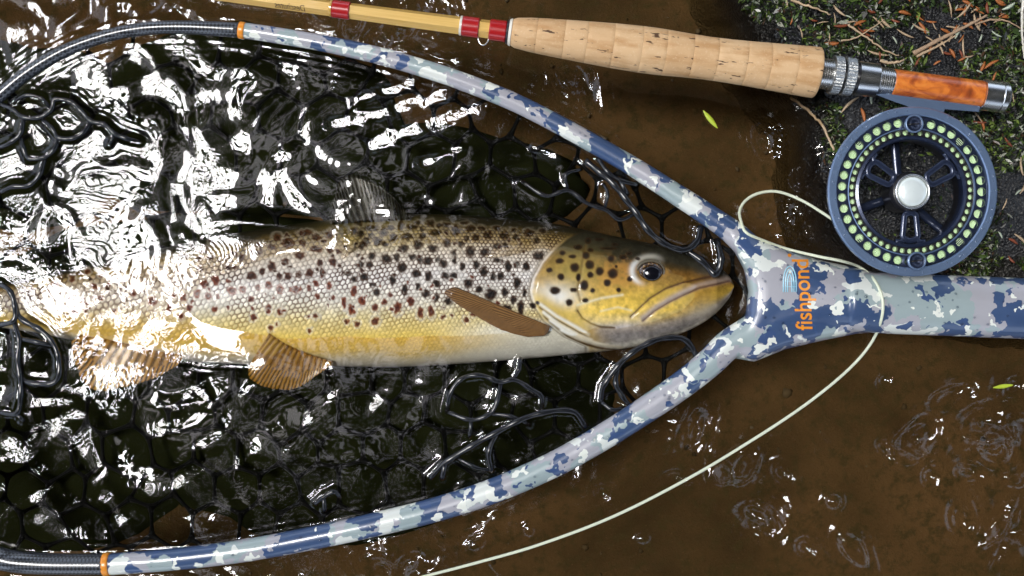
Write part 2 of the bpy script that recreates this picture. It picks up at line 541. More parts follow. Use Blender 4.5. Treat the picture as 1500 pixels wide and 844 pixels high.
def m_iris():
    t = NT('iris'); c = t.coord()
    n = t.noise(c, 700, 3, 0.6, 1.0)
    t.set(Base_Color=t.ramp(n, [(0.35, (0.008, 0.005, 0.003)), (0.55, (0.055, 0.026, 0.010)), (0.74, (0.36, 0.22, 0.08))]), Roughness=0.2, Coat_Weight=1.0, Coat_Roughness=0.02)
    return t.m
M['iris'] = m_iris()
#@@STRUCTURE
# ------------------------------------------------------------------ shared outlines, in photograph pixels
HOOP_UP = [(1110, 372), (1075, 342), (1040, 317), (985, 281), (930, 246), (870, 211), (800, 173), (740, 144), (650, 110), (560, 83),
           (480, 65), (400, 51), (350, 44), (250, 40), (180, 47), (110, 68), (60, 94), (15, 127), (-30, 172), (-70, 240), (-95, 330), (-100, 420)]
HOOP_LO = [(1110, 470), (1070, 503), (1040, 531), (1000, 563), (930, 611), (860, 654), (800, 686), (720, 720), (640, 746), (560, 766),
           (460, 788), (350, 808), (250, 820), (160, 827), (60, 826), (0, 818), (-50, 790), (-80, 720), (-95, 620), (-100, 520), (-100, 420)]
HOOP_POLY = HOOP_UP[:-1] + HOOP_LO[::-1]
TOP = np.array([(-75, 428), (-40, 424), (0, 417), (50, 407), (100, 396), (150, 384), (200, 373), (250, 361), (300, 350), (350, 341), (400, 333), (450, 326),
                (500, 320), (550, 316), (600, 314), (650, 314), (700, 317), (750, 321), (800, 326), (850, 335), (900, 346), (950, 356), (1000, 368),
                (1030, 379), (1050, 389), (1062, 398), (1070, 407), (1075, 417)], float)
BOT = np.array([(-75, 474), (-40, 476), (0, 480), (50, 487), (100, 497), (150, 507), (200, 517), (250, 526), (300, 531), (400, 535), (500, 537), (600, 537),
                (700, 531), (800, 523), (850, 518), (900, 513), (950, 504), (1000, 488), (1030, 473), (1050, 458), (1062, 445), (1070, 434), (1075, 421)], float)
FISH_POLY = [tuple(p) for p in TOP] + [tuple(p) for p in BOT[::-1]]
ROCK_EDGE = [(1010, -700), (1050, -150), (1082, 0), (1112, 60), (1160, 130), (1192, 175), (1204, 240), (1222, 330), (1258, 378), (1310, 412), (1400, 424), (1500, 428), (1700, 430), (2600, 520)]

def rock_h(px, py):
    """height of the bank boulder, metres"""
    poly = ROCK_EDGE + [(2600, -700)]
    d = sdist(px, py, ROCK_EDGE)
    d = np.where(inside(px, py, poly), d, -d)
    n = fbm(px / 60.0, py / 60.0, 3, 4); n2 = vnoise(px / 14.0, py / 14.0, 9)
    h = -0.085 + 0.083 * sm(-95, 12, d + 14 * n) + 0.009 * sm(10, 110, d)
    up = sm(70, -260, py - 0.12 * (px - 1200))
    h = h + 0.035 * up * sm(0, 120, d) + (0.0022 + 0.0045 * sm(60, -40, py)) * n * sm(-40, 10, d) + 0.006 * np.exp(-(sdist(px, py, [(1120, -60), (1150, 0), (1215, 90)]) / 14)**2) * sm(0, 20, d) * sm(110, 70, py) + 0.0009 * n2 * sm(-20, 10, d)
    far = sm(2500, 2100, px) * sm(-680, -420, py)
    return h * far - 0.2 * (1 - far)

# ------------------------------------------------------------------ stream bed and banks
def build_bed():
    rad = np.r_[0, np.linspace(0.02, 0.55, 30), np.geomspace(0.6, 45, 34)]
    seg = 96
    an = np.linspace(0, 2*math.pi, seg, endpoint=False)
    rr, aa = np.meshgrid(rad[1:], an, indexing='ij')
    x = rr * np.cos(aa); y = rr * np.sin(aa)
    z = -0.078 + 0.007 * fbm(x * 6 + 30, y * 6 + 30, 21, 4) + 0.9 * sm(2.0, 6.0, rr + 0.5 * fbm(x * 0.7 + 9, y * 0.7 + 9, 25, 3)) + 0.25 * fbm(x * 0.3 + 50, y * 0.3 + 50, 29, 3) * sm(3, 9, rr)
    v = np.concatenate([[[0, 0, -0.078]], np.stack([x, y, z], -1).reshape(-1, 3)])
    f = [(0, 1 + k, 1 + (k + 1) % seg) for k in range(seg)]
    for i in range(len(rad) - 2):
        for k in range(seg):
            q = (k + 1) % seg
            f.append((1 + i*seg + k, 1 + (i+1)*seg + k, 1 + (i+1)*seg + q, 1 + i*seg + q))
    tag(mk('stream_bed', v, f, M['bed']), kind='structure')
build_bed()

# ------------------------------------------------------------------ water: a real rippled surface
STRANDS = [   # rubber strands of the net that break the surface: (points, radius px, height m)
    ([(765, 266), (800, 287), (832, 279), (860, 298), (888, 308), (908, 322), (932, 312)], 3.2, .0016),
    ([(832, 279), (829, 256), (852, 248)], 2.6, .0012), ([(886, 306), (890, 282), (884, 270)], 2.8, .0012),
    ([(858, 236), (878, 252), (897, 268), (915, 290), (932, 312), (950, 338), (975, 358), (1004, 366), (1022, 352), (1026, 332)], 5.0, .0022),
    ([(876, 232), (890, 252), (908, 264), (934, 271)], 3.6, .0018), ([(908, 264), (918, 284)], 4.2, .0018),
    ([(1004, 366), (1030, 384), (1048, 402), (1056, 380), (1050, 352)], 5.5, .0006),
    ([(655, 603), (660, 575), (678, 554), (705, 550), (734, 560), (752, 556), (778, 570), (794, 582), (792, 604)], 3.6, .0015),
    ([(734, 560), (728, 588), (718, 606), (690, 615), (655, 603)], 3.4, .0015), ([(752, 556), (760, 540), (762, 526)], 3.6, .0015),
    ([(718, 606), (748, 610), (776, 622)], 3.0, .0012), ([(690, 615), (688, 640)], 3.0, .0012),
    ([(630, 700), (652, 678), (690, 654), (730, 632), (770, 612), (812, 602), (842, 604), (858, 626)], 4.6, .0020),
    ([(728, 634), (716, 662), (720, 690)], 4.2, .0016), ([(652, 678), (648, 700)], 4.6, .0014), ([(668, 670), (700, 686), (720, 688)], 3.0, .0010),
    ([(880, 588), (884, 566), (905, 536), (930, 514), (962, 498), (996, 495), (1012, 506), (1022, 528)], 4.6, .0020),
    ([(905, 540), (902, 562), (914, 584), (926, 598)], 4.2, .0016), ([(880, 588), (896, 600), (914, 598)], 3.2, .0010),
    ([(0, 152), (18, 160), (35, 172), (58, 172), (76, 160), (80, 146), (105, 150), (120, 164), (134, 178), (152, 182), (168, 196), (182, 202), (205, 208)], 3.8, .0018),
    ([(35, 172), (30, 196), (14, 210), (0, 216)], 3.8, .0018), ([(62, 174), (76, 188), (86, 202), (110, 202), (126, 190), (134, 178)], 3.6, .0018),
    ([(86, 202), (80, 218), (66, 230), (42, 232), (34, 216), (30, 198)], 3.6, .0016), ([(66, 230), (58, 256), (42, 272), (18, 274), (0, 282)], 3.8, .0018),
    ([(76, 160), (60, 144), (38, 140), (20, 150)], 3.0, .0010), ([(168, 196), (160, 212)], 2.6, .0008),
    ([(0, 416), (14, 426), (22, 448), (20, 470), (0, 476)], 4.2, .0022), ([(22, 448), (30, 466), (60, 484), (76, 500), (86, 524), (86, 552), (76, 562), (40, 560), (26, 548)], 4.4, .0022),
    ([(20, 470), (28, 496), (26, 528), (30, 556), (30, 586), (24, 606), (0, 604)], 4.2, .0022), ([(28, 496), (58, 502), (80, 506)], 4.0, .0018),
    ([(24, 606), (34, 616)], 3.4, .0018),
    ([(462, 738), (474, 728), (490, 720), (498, 728)], 3.6, .0014), ([(474, 728), (476, 748)], 3.6, .0012),
]

def build_water():
    st = 1.75
    gx = np.arange(-110, 1612, st); gy = np.arange(-110, 956, st)
    nx, ny = len(gx), len(gy)
    X, Y = np.meshgrid(gx, gy, indexing='ij')
    rg = np.random.default_rng(11)
    kx = np.fft.fftfreq(nx, st)[:, None]; ky = np.fft.fftfreq(ny, st)[None, :]
    def field(lam, ax=1.0, ay=1.0, bw=0.38, rot=0.0):
        """band-limited random field with unit rms slope (per pixel); ax, ay stretch the waves"""
        c, s = math.cos(rot), math.sin(rot)
        k = np.sqrt(((kx*c + ky*s) * ax)**2 + ((-kx*s + ky*c) * ay)**2)
        A = np.exp(-0.5 * ((k * lam - 1) / bw)**2)
        w = np.fft.fft2(rg.normal(size=(nx, ny))) * A
        f = np.real(np.fft.ifft2(w))
        gx_, gy_ = np.gradient(f, st)
        return f / math.sqrt((gx_**2 + gy_**2).mean())
    def g(cx, cy, rx, ry, rot=0.0):
        c, s = math.cos(rot), math.sin(rot); dx = X - cx; dy = Y - cy
        return np.exp(-(((dx*c + dy*s) / rx)**2 + ((-dx*s + dy*c) / ry)**2))
    tan = lambda d: math.tan(R(d))
    hoop_in = inside(X, Y, HOOP_POLY)
    dh = np.minimum(sdist(X, Y, HOOP_UP), sdist(X, Y, HOOP_LO))
    df = sdist(X, Y, FISH_POLY); fin_ = inside(X, Y, FISH_POLY)
    # patches of livelier water, as the photograph shows them
    left = np.clip(g(150, 350, 190, 105) + g(60, 290, 120, 100) + g(300, 320, 110, 90) + 0.9*g(150, 520, 110, 60), 0, 1)
    bars = g(600, 180, 130, 55, -0.35)
    pat = sm(0.10, 0.55, fbm(X / 95.0, Y / 95.0, 41, 3) + 0.12)
    innr = np.where(hoop_in, 1.0, 0.0) * (0.30 + 0.70 * pat)
    innr *= 1 - 0.85 * np.where(fin_, sm(0, 22, df), 0)
    innr *= 1 - .85 * np.clip(1.3 * bars, 0, 1)
    rightp = np.zeros_like(X)
    for cx, cy, rx, ry, rot, a in [(1340, 650, 30, 22, .8, 1), (1450, 640, 55, 60, 0, 1.0), (1410, 740, 50, 60, .4, .7), (1120, 760, 60, 45, 0, .9), (1010, 640, 55, 40, -.4, .9), (1100, 680, 50, 40, -.5, .9),
                                   (840, 125, 40, 22, .2, .8), (1130, 205, 40, 35, 0, .8), (1150, 320, 55, 35, .3, .9), (1190, 235, 25, 22, 0, 1), (620, 40, 75, 50, .3, 1.1), (540, 40, 60, 40, .3, 1), (100, 30, 120, 60, -.3, .6),
                                   (560, 815, 60, 35, 0, 1), (590, 830, 50, 25, 0, 1), (30, 60, 60, 60, 0, .9), (1480, 780, 60, 60, 0, .9), (880, 710, 40, 30, 0, .5), (1240, 800, 60, 25, .2, .6), (230, 15, 90, 25, 0, 1.1), (480, 120, 60, 30, 0, .5), (260, 846, 260, 14, 0, .8), (700, 770, 80, 12, -.3, .6), (520, 140, 30, 20, 0, .6), (1380, 560, 40, 25, 0, .7), (1440, 580, 60, 30, 0, .8), (1180, 640, 50, 30, 0, .6)]:
        rightp = np.maximum(rightp, a * g(cx, cy, rx, ry, rot))
    out = np.where(hoop_in, 0.0, 1.0)
    F = lambda lam, **k: field(lam, **k)
    def warp(f, dx, dy):
        ix = np.clip((X + dx + 110) / st, 0, nx - 1.001); iy = np.clip((Y + dy + 110) / st, 0, ny - 1.001)
        i = ix.astype(int); j = iy.astype(int); u = ix - i; w = iy - j
        return (f[i, j]*(1-u) + f[i+1, j]*u)*(1-w) + (f[i, j+1]*(1-u) + f[i+1, j+1]*u)*w
    wx = 30 * fbm(X / 110.0, Y / 110.0, 201, 2); wy = 30 * fbm(X / 110.0, Y / 110.0, 205, 2)
    calm = 1 - 0.55 * np.clip(g(230, 680, 200, 90) + g(420, 240, 120, 60), 0, 1)
    Z = tan(0.8) * F(150) + tan(0.5) * F(60)
    Z = Z + left * warp(tan(1.9) * F(150) + tan(2.3) * F(66) + tan(1.0) * F(27), 1.6*wx, 1.6*wy)
    Z = Z + innr * (1 - left) * calm * warp(tan(3.4) * F(90) + tan(4.2) * F(46) + tan(0.8) * F(20), 1.3*wx, 1.3*wy)
    Z = Z + out * rightp * warp(tan(17) * F(74) + tan(15) * F(38, ax=.8, ay=1.2, rot=.4) + tan(4) * F(16), 1.5*wx, 1.5*wy) * (0.45 + 0.55 * sm(250, 900, X))
    # families of fine capillary lines
    def lines(ang, lam, bend, seed):
        c, s_ = math.cos(ang), math.sin(ang)
        u = X*c + Y*s_ + bend * fbm(X / 130., Y / 130., seed, 2) + .25 * bend * fbm(X / 35., Y / 35., seed + 3, 2)
        return lam / (2*math.pi) * np.sin(2*math.pi * u / lam)
    cap = sm(-.05, .45, fbm(X / 70., Y / 70., 221, 2)); cap2 = sm(0.0, .45, fbm(X / 60. + 40, Y / 60., 225, 2))
    Z = Z + left * (tan(6.5) * cap * lines(.9, 10, 120, 231) + tan(5.5) * cap2 * lines(-.5, 8.5, 110, 235))
    Z = Z + innr * (1 - left) * (tan(3.4) * cap**2 * lines(1.2, 10, 130, 241) + tan(3.0) * cap2**2 * lines(.2, 9, 120, 245))
    Z = Z + out * rightp * (tan(9) * cap2 * lines(.6, 9, 110, 251))
    # small eddies: dimples and humps with a ring or two round them
    rd = np.random.default_rng(23)
    ed = [(1350, 640, 20), (1332, 668, 13), (1456, 648, 21), (1402, 757, 15), (1112, 764, 20), (1152, 692, 11), (1018, 632, 17), (1094, 676, 15), (1222, 736, 13), (1252, 806, 18), (1388, 580, 15), (1440, 612, 17), (1482, 702, 13),
          (1118, 208, 15), (1140, 200, 12), (1188, 240, 13), (838, 122, 15), (860, 130, 11), (1162, 318, 16), (890, 712, 9), (985, 702, 11), (600, 822, 15), (556, 826, 13), (1306, 655, 9), (1462, 772, 13), (1062, 690, 14), (1128, 772, 12),
          (1420, 690, 12), (1370, 700, 10), (1180, 800, 11), (950, 790, 9), (1290, 560, 9), (640, 50, 20), (600, 30, 18), (560, 60, 14), (520, 30, 14), (470, 20, 12), (660, 20, 14), (1480, 560, 12), (1495, 620, 14), (700, 790, 10), (780, 770, 9), (730, 60, 8)]
    for cx, cy, r in ed:
        a_ = rd.uniform(0, 3.14); k_ = rd.uniform(1.0, 2.0); c, s_ = math.cos(a_), math.sin(a_)
        R_ = int(r * 6 / st)
        i0 = max(0, int((cx + 110) / st) - R_); i1 = min(nx, i0 + 2*R_); j0 = max(0, int((cy + 110) / st) - R_); j1 = min(ny, j0 + 2*R_)
        x_ = X[i0:i1, j0:j1] - cx + .5 * wx[i0:i1, j0:j1]; y_ = Y[i0:i1, j0:j1] - cy + .5 * wy[i0:i1, j0:j1]
        q_ = np.sqrt(((x_*c + y_*s_) / k_)**2 + (-x_*s_ + y_*c)**2) / r
        Z[i0:i1, j0:j1] += (-1 if rd.uniform() < .7 else 1) * r * .55 * np.exp(-q_**2) + r * .05 * np.cos(q_ * 9) * np.exp(-(q_ - 1)**2)
    # long bars of slanting wavelets upstream of the back fin
    for (ax_, ay_), (bx_, by_), hw in (((515, 149), (603, 123), 8), ((486, 184), (649, 141), 11), ((547, 211), (697, 160), 12), ((614, 240), (675, 219), 6), ((780, 218), (812, 230), 6), ((700, 128), (640, 116), 5)):
        db = sdist(X, Y, [(ax_, ay_), (bx_, by_)])
        sx_, sy_ = 130 - X, 340 - Y
        ln_ = np.sqrt(sx_**2 + sy_**2); uu = (X * (-.94) + Y * .34 + 7 * fbm(X / 25., Y / 25., 211, 2)) / 95.0 + .37 * hw
        saw = uu - np.floor(uu); saw = np.where(saw < .93, saw / .93, (1 - saw) / .07)
        Z = Z - (ln_ * S / H / 2.0) * 95 * .93 * (saw - .5) * sm(hw + 4, hw - 3, db + 5 * fbm(X / 16., Y / 16., 215, 2))
    # little rings that cling to the hoop, the strands and the fish
    ph = 1.4 * fbm(X / 140.0, Y / 140.0, 51, 2)
    amp = 0.5 + 0.5 * fbm(X / 90.0 + 7, Y / 90.0, 52, 2)
    dd = np.clip(dh - 14, 0, None)
    Z = Z + tan(14) * 10 / (2*math.pi) * np.sin(2*math.pi * dd / 10 + ph * 2) * np.exp(-dd / 13.0) * np.clip(amp, 0.15, 1) * 1.5
    ds = np.full_like(X, 1e9)
    for pts, r, z in STRANDS:
        ds = np.minimum(ds, sdist(X, Y, pts) - r)
    dd = np.clip(ds, 0, None)
    Z = Z + tan(18) * 7.5 / (2*math.pi) * np.sin(2*math.pi * dd / 7.5 + ph * 3) * np.exp(-dd / 8.0) * (0.6 + amp)
    Z = Z + 3.0 * np.exp(-dd / 4.5)                                # meniscus on the strands
    dd = np.where(fin_, 0, df)
    Z = Z + tan(9) * 9 / (2*math.pi) * np.sin(2*math.pi * dd / 9 + ph * 4) * np.exp(-dd / 10.0) * np.clip(amp, 0, 1)
    Z = Z + 1.0 * g(512, 350, 14, 60, .15) * 8 * (0.6 + 0.6 * fbm(X / 14., Y / 14., 261, 2)) + 9 * g(735, 372, 42, 9, -.2) + 8 * g(820, 430, 40, 8, .05) + 7 * g(400, 330, 60, 14, .1)
    e = np.minimum.reduce([X + 110, 1610 - X, Y + 110, 954 - Y])
    Z = Z * sm(0, 60, e)
    v = PA(X, Y, 0 * X); v[..., 2] = Z * S
    v = v.reshape(-1, 3)
    idx = np.arange(nx * ny).reshape(nx, ny)
    f = np.stack([idx[:-1, :-1], idx[:-1, 1:], idx[1:, 1:], idx[1:, :-1]], -1).reshape(-1, 4)
    # the rest of the stream round the patch
    x0, y0, _ = P(gx[0], gy[0]); x1, y1, _ = P(gx[-1], gy[-1])
    b = len(v); E = 8.0
    corners = np.array([(x0, y0, 0), (x1, y0, 0), (x1, y1, 0), (x0, y1, 0), (-E, E, 0), (E, E, 0), (E, -E, 0), (-E, -E, 0)])
    v = np.concatenate([v, corners])
    q = np.array([(b, b+4, b+5, b+1), (b+1, b+5, b+6, b+2), (b+2, b+6, b+7, b+3), (b+3, b+7, b+4, b)])[:, ::-1]
    f = np.concatenate([f[:, ::-1], q[:, ::-1]])
    o = mk('water', v, f[:, ::-1], M['water'])
    tag(o, kind='structure')
build_water()

# ------------------------------------------------------------------ mossy boulder at the bank
def build_rock():
    gx = np.r_[np.linspace(940, 1560, 210), np.linspace(1575, 2700, 40)]; gy = np.r_[np.linspace(-800, -60, 36), np.linspace(-50, 560, 205), np.linspace(575, 700, 8)]
    X, Y = np.meshgrid(gx, gy, indexing='ij')
    Z = rock_h(X, Y)
    v = PA(X, Y, Z).reshape(-1, 3)
    idx = np.arange(X.size).reshape(X.shape)
    f = np.stack([idx[:-1, :-1], idx[:-1, 1:], idx[1:, 1:], idx[1:, :-1]], -1).reshape(-1, 4)
    root = thing('bank_boulder', P(1400, 150, -0.08), 'dark wet mossy boulder at the water edge under the reel', 'boulder')
    mk('stone', v, f, M['rock'], root)
    # moss leaflets
    rg = np.random.default_rng(5)
    n = 60000
    px = rg.uniform(1080, 1640, n); py = rg.uniform(-120, 430, n)
    hz = rock_h(px, py)
    poly = ROCK_EDGE + [(2600, -700)]
    d = np.where(inside(px, py, poly), 1, -1) * sdist(px, py, ROCK_EDGE)
    dens = fbm(px / 55.0, py / 55.0, 61, 3)
    keep = (d > 2) & (rg.uniform(size=n) < sm(-0.16, 0.20, dens + 0.30 * sm(1200, 1330, px) - 0.14)) & (hz > -0.003)
    keep &= (np.hypot(px - 1337, py - 285) > 118) | (rg.uniform(size=n) < .06)
    px, py, hz, dens = px[keep], py[keep], hz[keep], dens[keep]
    n = len(px)
    c = PA(px, py, hz + rg.uniform(0.0003, 0.0022, n))
    a = rg.normal(size=(n, 3)); a[:, 2] *= 0.5; a /= np.linalg.norm(a, axis=1)[:, None]
    b = np.cross(a, rg.normal(size=(n, 3))); b /= np.linalg.norm(b, axis=1)[:, None]
    ln = (rg.uniform(0.0007, 0.0024, n) * np.where(rg.uniform(size=n) < .1, 1.6, 1))[:, None]; wd = ln * rg.uniform(0.22, 0.5, n)[:, None]
    v = np.stack([c - a*ln, c - b*wd, c + a*ln, c + b*wd], 1).reshape(-1, 3)
    f = np.arange(4 * n).reshape(-1, 4)
    o = mk('moss', v, f, M['moss'], root, smooth=False)
    tag(o, kind='stuff')
    pal = np.array([(0.010, 0.013, 0.007), (0.030, 0.055, 0.012), (0.070, 0.115, 0.022), (0.17, 0.24, 0.045), (0.020, 0.020, 0.018), (0.36, 0.37, 0.30), (0.07, 0.035, 0.018)])
    pr = np.array([.29, .21, .15, .07, .16, .07, .05])
    ci = pal[rg.choice(len(pal), n, p=pr)]
    at = o.data.color_attributes.new('tint', 'FLOAT_COLOR', 'POINT')
    cc = np.ones((n * 4, 4), np.float32); cc[:, :3] = np.repeat(ci, 4, 0)
    at.data.foreach_set('color', cc.ravel())
build_rock()

def build_gravel():
    rg = np.random.default_rng(31); mb = MB()
    bm = bmesh.new(); bmesh.ops.create_icosphere(bm, subdivisions=1, radius=1.0)
    bv = np.array([p.co[:] for p in bm.verts]); bf = [[q.index for q in p.verts] for p in bm.faces]; bm.free()
    for k in range(420):
        px, py = rg.uniform(-250, 1750), rg.uniform(-200, 1050)
        r = rg.uniform(1.5, 5.5) * (2.2 if rg.uniform() < .06 else 1)
        sc_ = np.array([1, rg.uniform(.5, .95), rg.uniform(.3, .5)]) * r
        w = bv * sc_ * (1 + .18 * rg.normal(size=(len(bv), 1)))
        a = rg.uniform(0, 6.28); x = w[:, 0]*math.cos(a) - w[:, 1]*math.sin(a); y = w[:, 0]*math.sin(a) + w[:, 1]*math.cos(a)
        mb.add(PA(px + x, py + y, -.077 + w[:, 2] * S), bf)
    t = NT('bed_pebble'); oi = t.noise(t.coord(), 25, 2)
    t.set(Base_Color=t.ramp(oi, [(.35, (.045, .032, .016)), (.5, (.09, .062, .03)), (.65, (.13, .105, .07))]), Roughness=.9, Specular_IOR_Level=0.0)
    tag(mb.build('gravel', t.m), kind='stuff')
build_gravel()

# near-black stone shapes added to stand for the shade below the net bag
def build_shade_stones():
    spots = [(60, 640, 260, 190, 'broad olive-black stone shape added as shade under the lower left of the net'),
             (450, 640, 270, 150, 'broad dark stone shape added as shade below the belly fin'),
             (740, 590, 180, 100, 'dark stone shape added as shade under the net below the trout head'),
             (330, 180, 270, 150, 'wide olive-black stone shape added as shade above the trout back'),
             (640, 270, 210, 90, 'dark olive stone shape added as shade behind the dorsal fin'),
             (20, 200, 190, 150, 'olive stone shape added as shade under the upper left of the net'),
             (300, 430, 420, 120, 'long dark stone shape added as shade straight under the trout')]
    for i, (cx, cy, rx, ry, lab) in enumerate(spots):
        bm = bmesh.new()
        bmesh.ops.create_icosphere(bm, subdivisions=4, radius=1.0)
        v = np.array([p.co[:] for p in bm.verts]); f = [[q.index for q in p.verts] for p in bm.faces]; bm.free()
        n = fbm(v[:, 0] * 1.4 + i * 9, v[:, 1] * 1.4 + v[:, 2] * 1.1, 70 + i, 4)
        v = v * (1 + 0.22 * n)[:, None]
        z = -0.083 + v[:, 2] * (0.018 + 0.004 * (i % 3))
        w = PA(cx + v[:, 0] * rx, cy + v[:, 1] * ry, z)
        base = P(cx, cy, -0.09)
        tag(mk('shade_stone', w, f, M['stone'], origin=base), lab, 'stone', 'stone shapes added as net shade')
build_shade_stones()

# ------------------------------------------------------------------ trees whose reflection darkens the stream
def build_trees():
    def tree(seed):
        rg = np.random.default_rng(seed)
        root = thing('stream_side_tree', (0, 0, 0), 'dark leafy tree leaning over the stream, seen only in reflections', 'tree', 'trees reflected in the water')
        mb = MB()
        hgt = 11.0
        path = catmull([(0, 0, 0), (0.2, 0.1, 3), (0.5, -0.1, 6.5), (0.6, 0.1, hgt)], 14)
        mb.add(*tube(path, np.linspace(0.26, 0.05, 14), 9))
        tips = [path[-1], path[-3]]
        for i in range(15):
            t0 = rg.uniform(0.28, 0.95); b = path[int(t0 * 13)]
            a = rg.uniform(0, 2*math.pi); ln = rg.uniform(1.8, 3.4) * (1.25 - 0.6 * t0)
            if i < 6: a = rg.normal(0, 0.7); ln *= 1.2            # boughs reach over the water (+x)
            e = b + np.array([math.cos(a) * ln, math.sin(a) * ln, ln * rg.uniform(0.1, 0.5)])
            mid = (b + e) / 2 + np.array([0, 0, 0.2 * ln])
            mb.add(*tube(catmull([b, mid, e], 7), np.linspace(0.09, 0.02, 7), 6))
            tips += [e, mid, (mid + e) / 2]
        mb.build('trunk', M['bark'], root)
        n = 8000
        tp = np.array(tips)[rg.integers(0, len(tips), n)]
        c = tp + rg.normal(size=(n, 3)) * np.array([0.75, 0.75, 0.5])
        a = rg.normal(size=(n, 3)); a /= np.linalg.norm(a, axis=1)[:, None]
        b = np.cross(a, rg.normal(size=(n, 3))); b /= np.linalg.norm(b, axis=1)[:, None]
        ln = rg.uniform(0.09, 0.2, n)[:, None]; wd = ln * 0.55
        v = np.stack([c - a*ln, c - b*wd, c + a*ln, c + b*wd], 1).reshape(-1, 3)
        mk('crown', v, np.arange(4*n).reshape(-1, 4), M['leaf'], root, smooth=False)
        return root
    protos = [tree(301), tree(302)]
    ring = [(3.7, 8), (4.3, 70), (5.6, 104), (4.2, 290), (5.2, 335), (5.8, 262), (7.4, 38), (7.4, 85), (7.2, 318), (6.1, 216), (6.5, 131), (7.6, 240)]
    for i, (r, deg) in enumerate(ring):
        o = protos[i] if i < 2 else copy_tree(protos[i % 2])
        o.location = (r * math.cos(R(deg)), r * math.sin(R(deg)), 0.55)
        o.rotation_euler = (0, 0, R(deg + 180 + (i * 37) % 50 - 25))
        s = 0.85 + 0.3 * ((i * 7) % 5) / 5
        o.scale = (s, s, s)
build_trees()
#@@OBJECTS
# ------------------------------------------------------------------ brown trout
def fish_top_z(x):                     # height of the flank crest
    return np.interp(x, [-75, 60, 180, 300, 420, 700, 900, 1000, 1050, 1075], [-.0080, -.0060, -.0030, .0010, .0036, .0046, .0040, .0012, -.0035, -.0110])
def fish_half(x):                      # half thickness, px
    return np.interp(x, [-75, 0, 100, 250, 400, 600, 750, 850, 900, 950, 1000, 1030, 1050, 1062, 1070, 1075],
                     [14, 19, 27, 40, 50, 58, 58, 55, 51, 45, 37, 30, 23, 17, 10, 0.5])

SPOTS = []
def _sp(ox, oy, k, lst, red=0.0):
    for q in lst:
        x, y, rx = q[0], q[1], q[2]; ry = q[3] if len(q) > 3 else rx
        SPOTS.append((ox + x / k, oy + y / k, rx / k, ry / k, red))
_sp(760, 320, 6.25, [(510,450,40),(650,425,40),(615,340,32),(845,370,30),(955,355,30,22),(740,485,36),(860,505,44),(655,517,28),(598,612,36,44),(810,590,32),(1015,555,25),
    (675,660,22),(610,750,28,20),(462,770,30),(330,660,46,34),(500,655,30,20),(545,540,20,36),(385,535,30),(280,475,28,22),(540,265,36,22),(400,315,26,20),(375,390,36,24),(490,350,34,18),
    (635,205,25),(820,275,70,12),(655,290,28,18),(1010,320,26,14),(890,440,14),(915,655,20),(130,800,26),(170,775,16),(50,680,20,44),(20,810,26,46),(180,340,46,40),(65,430,30),(1090,370,20,14),
    (740,195,40,12),(880,240,26,12)])
_sp(500, 300, 4.993, [(225,170,45,20),(310,197,30),(215,225,25),(265,270,35),(185,268,26),(155,298,26),(385,240,32),(435,150,24,32),(520,165,40,20),(480,232,40,24),(455,322,35,30),(225,378,24,32),
    (328,398,38,32),(405,385,22,26),(120,140,26,16),(100,195,26),(150,215,22),(520,382,22),(575,400,25),(635,415,28),(705,400,18),(745,430,26,34),(565,290,32),(595,228,25),(690,203,46,20),(650,140,28,22),
    (765,145,24,16),(835,190,28,34),(770,280,28),(870,285,25),(670,318,32,26),(825,360,18,28),(828,410,16,24),(945,345,32,38),(985,240,25),(945,175,30,24),(1070,225,30,26),(1025,170,24,14),(1190,225,30),
    (1135,170,24,16),(1045,345,30),(1130,300,28,24),(1270,240,22),(1375,205,30,22),(1470,190,24,16),(1430,260,24,18),(1260,190,20,14),(885,450,22,28),(985,440,22,30),(1040,490,28,36),(1220,450,22,38),
    (1280,435,18,24),(1140,410,36,16),(1350,450,26,32),(1285,575,28,46),(445,460,32,34),(548,505,30),(635,525,26,34),(765,520,26),(825,520,28,24),(695,575,26),(165,530,30),(95,542,22,26),(45,505,26,20),
    (375,555,20,44),(565,600,22,30),(465,620,22,40),(620,655,32,30),(695,680,22,30),(785,705,30),(930,575,30,34),(1010,620,25),(1095,655,38,44),(1195,640,24,32),(1260,695,20,28),(1315,755,22,46),
    (1210,755,32,26),(1110,525,20,26),(1165,525,24,28),(230,585,20,14),(260,645,24,26),(205,440,24,26),(140,440,20,32),(320,290,20,16),(360,170,26,16),(560,130,24,14),(720,150,24,14),(900,130,30,12),(590,180,18,14),(770,205,16),(920,245,18),(1200,295,20),(120,370,16)])
_sp(500, 300, 4.993, [(90,635,22,34),(155,705,26,32),(320,715,22),(250,750,24),(75,770,26,30),(20,720,16,34),(510,705,24,32),(410,750,28,40),(580,790,20,38),(655,780,22,38),(745,825,14),(810,805,12),
    (910,840,20,18),(965,800,18),(360,660,12,18),(250,850,26,28),(40,855,16),(115,870,20)], 0.7)
_sp(250, 300, 4.993, [(855,285,40,30),(965,280,24),(1065,240,30,24),(990,205,44,18),(1160,220,26),(1065,325,46,22),(1170,325,26),(945,370,36,26),(840,410,24),(740,450,30,38),(515,385,26,22),(625,350,44,24),
    (440,460,38,20),(590,520,34,30),(670,490,18,26),(790,520,18,24),(855,520,26),(935,515,20,28),(1015,500,28),(1105,500,16,38),(1090,425,22,26),(1185,420,24,34),(310,260,28,22),(240,330,28,24),(85,380,44,16),
    (290,385,22),(735,310,26,18),(780,240,28,24),(1120,270,18,14),(850,225,18,12),(200,395,18),(215,470,20),(1225,345,16,20),(460,355,20,12),(640,290,24,14)], 0.25)
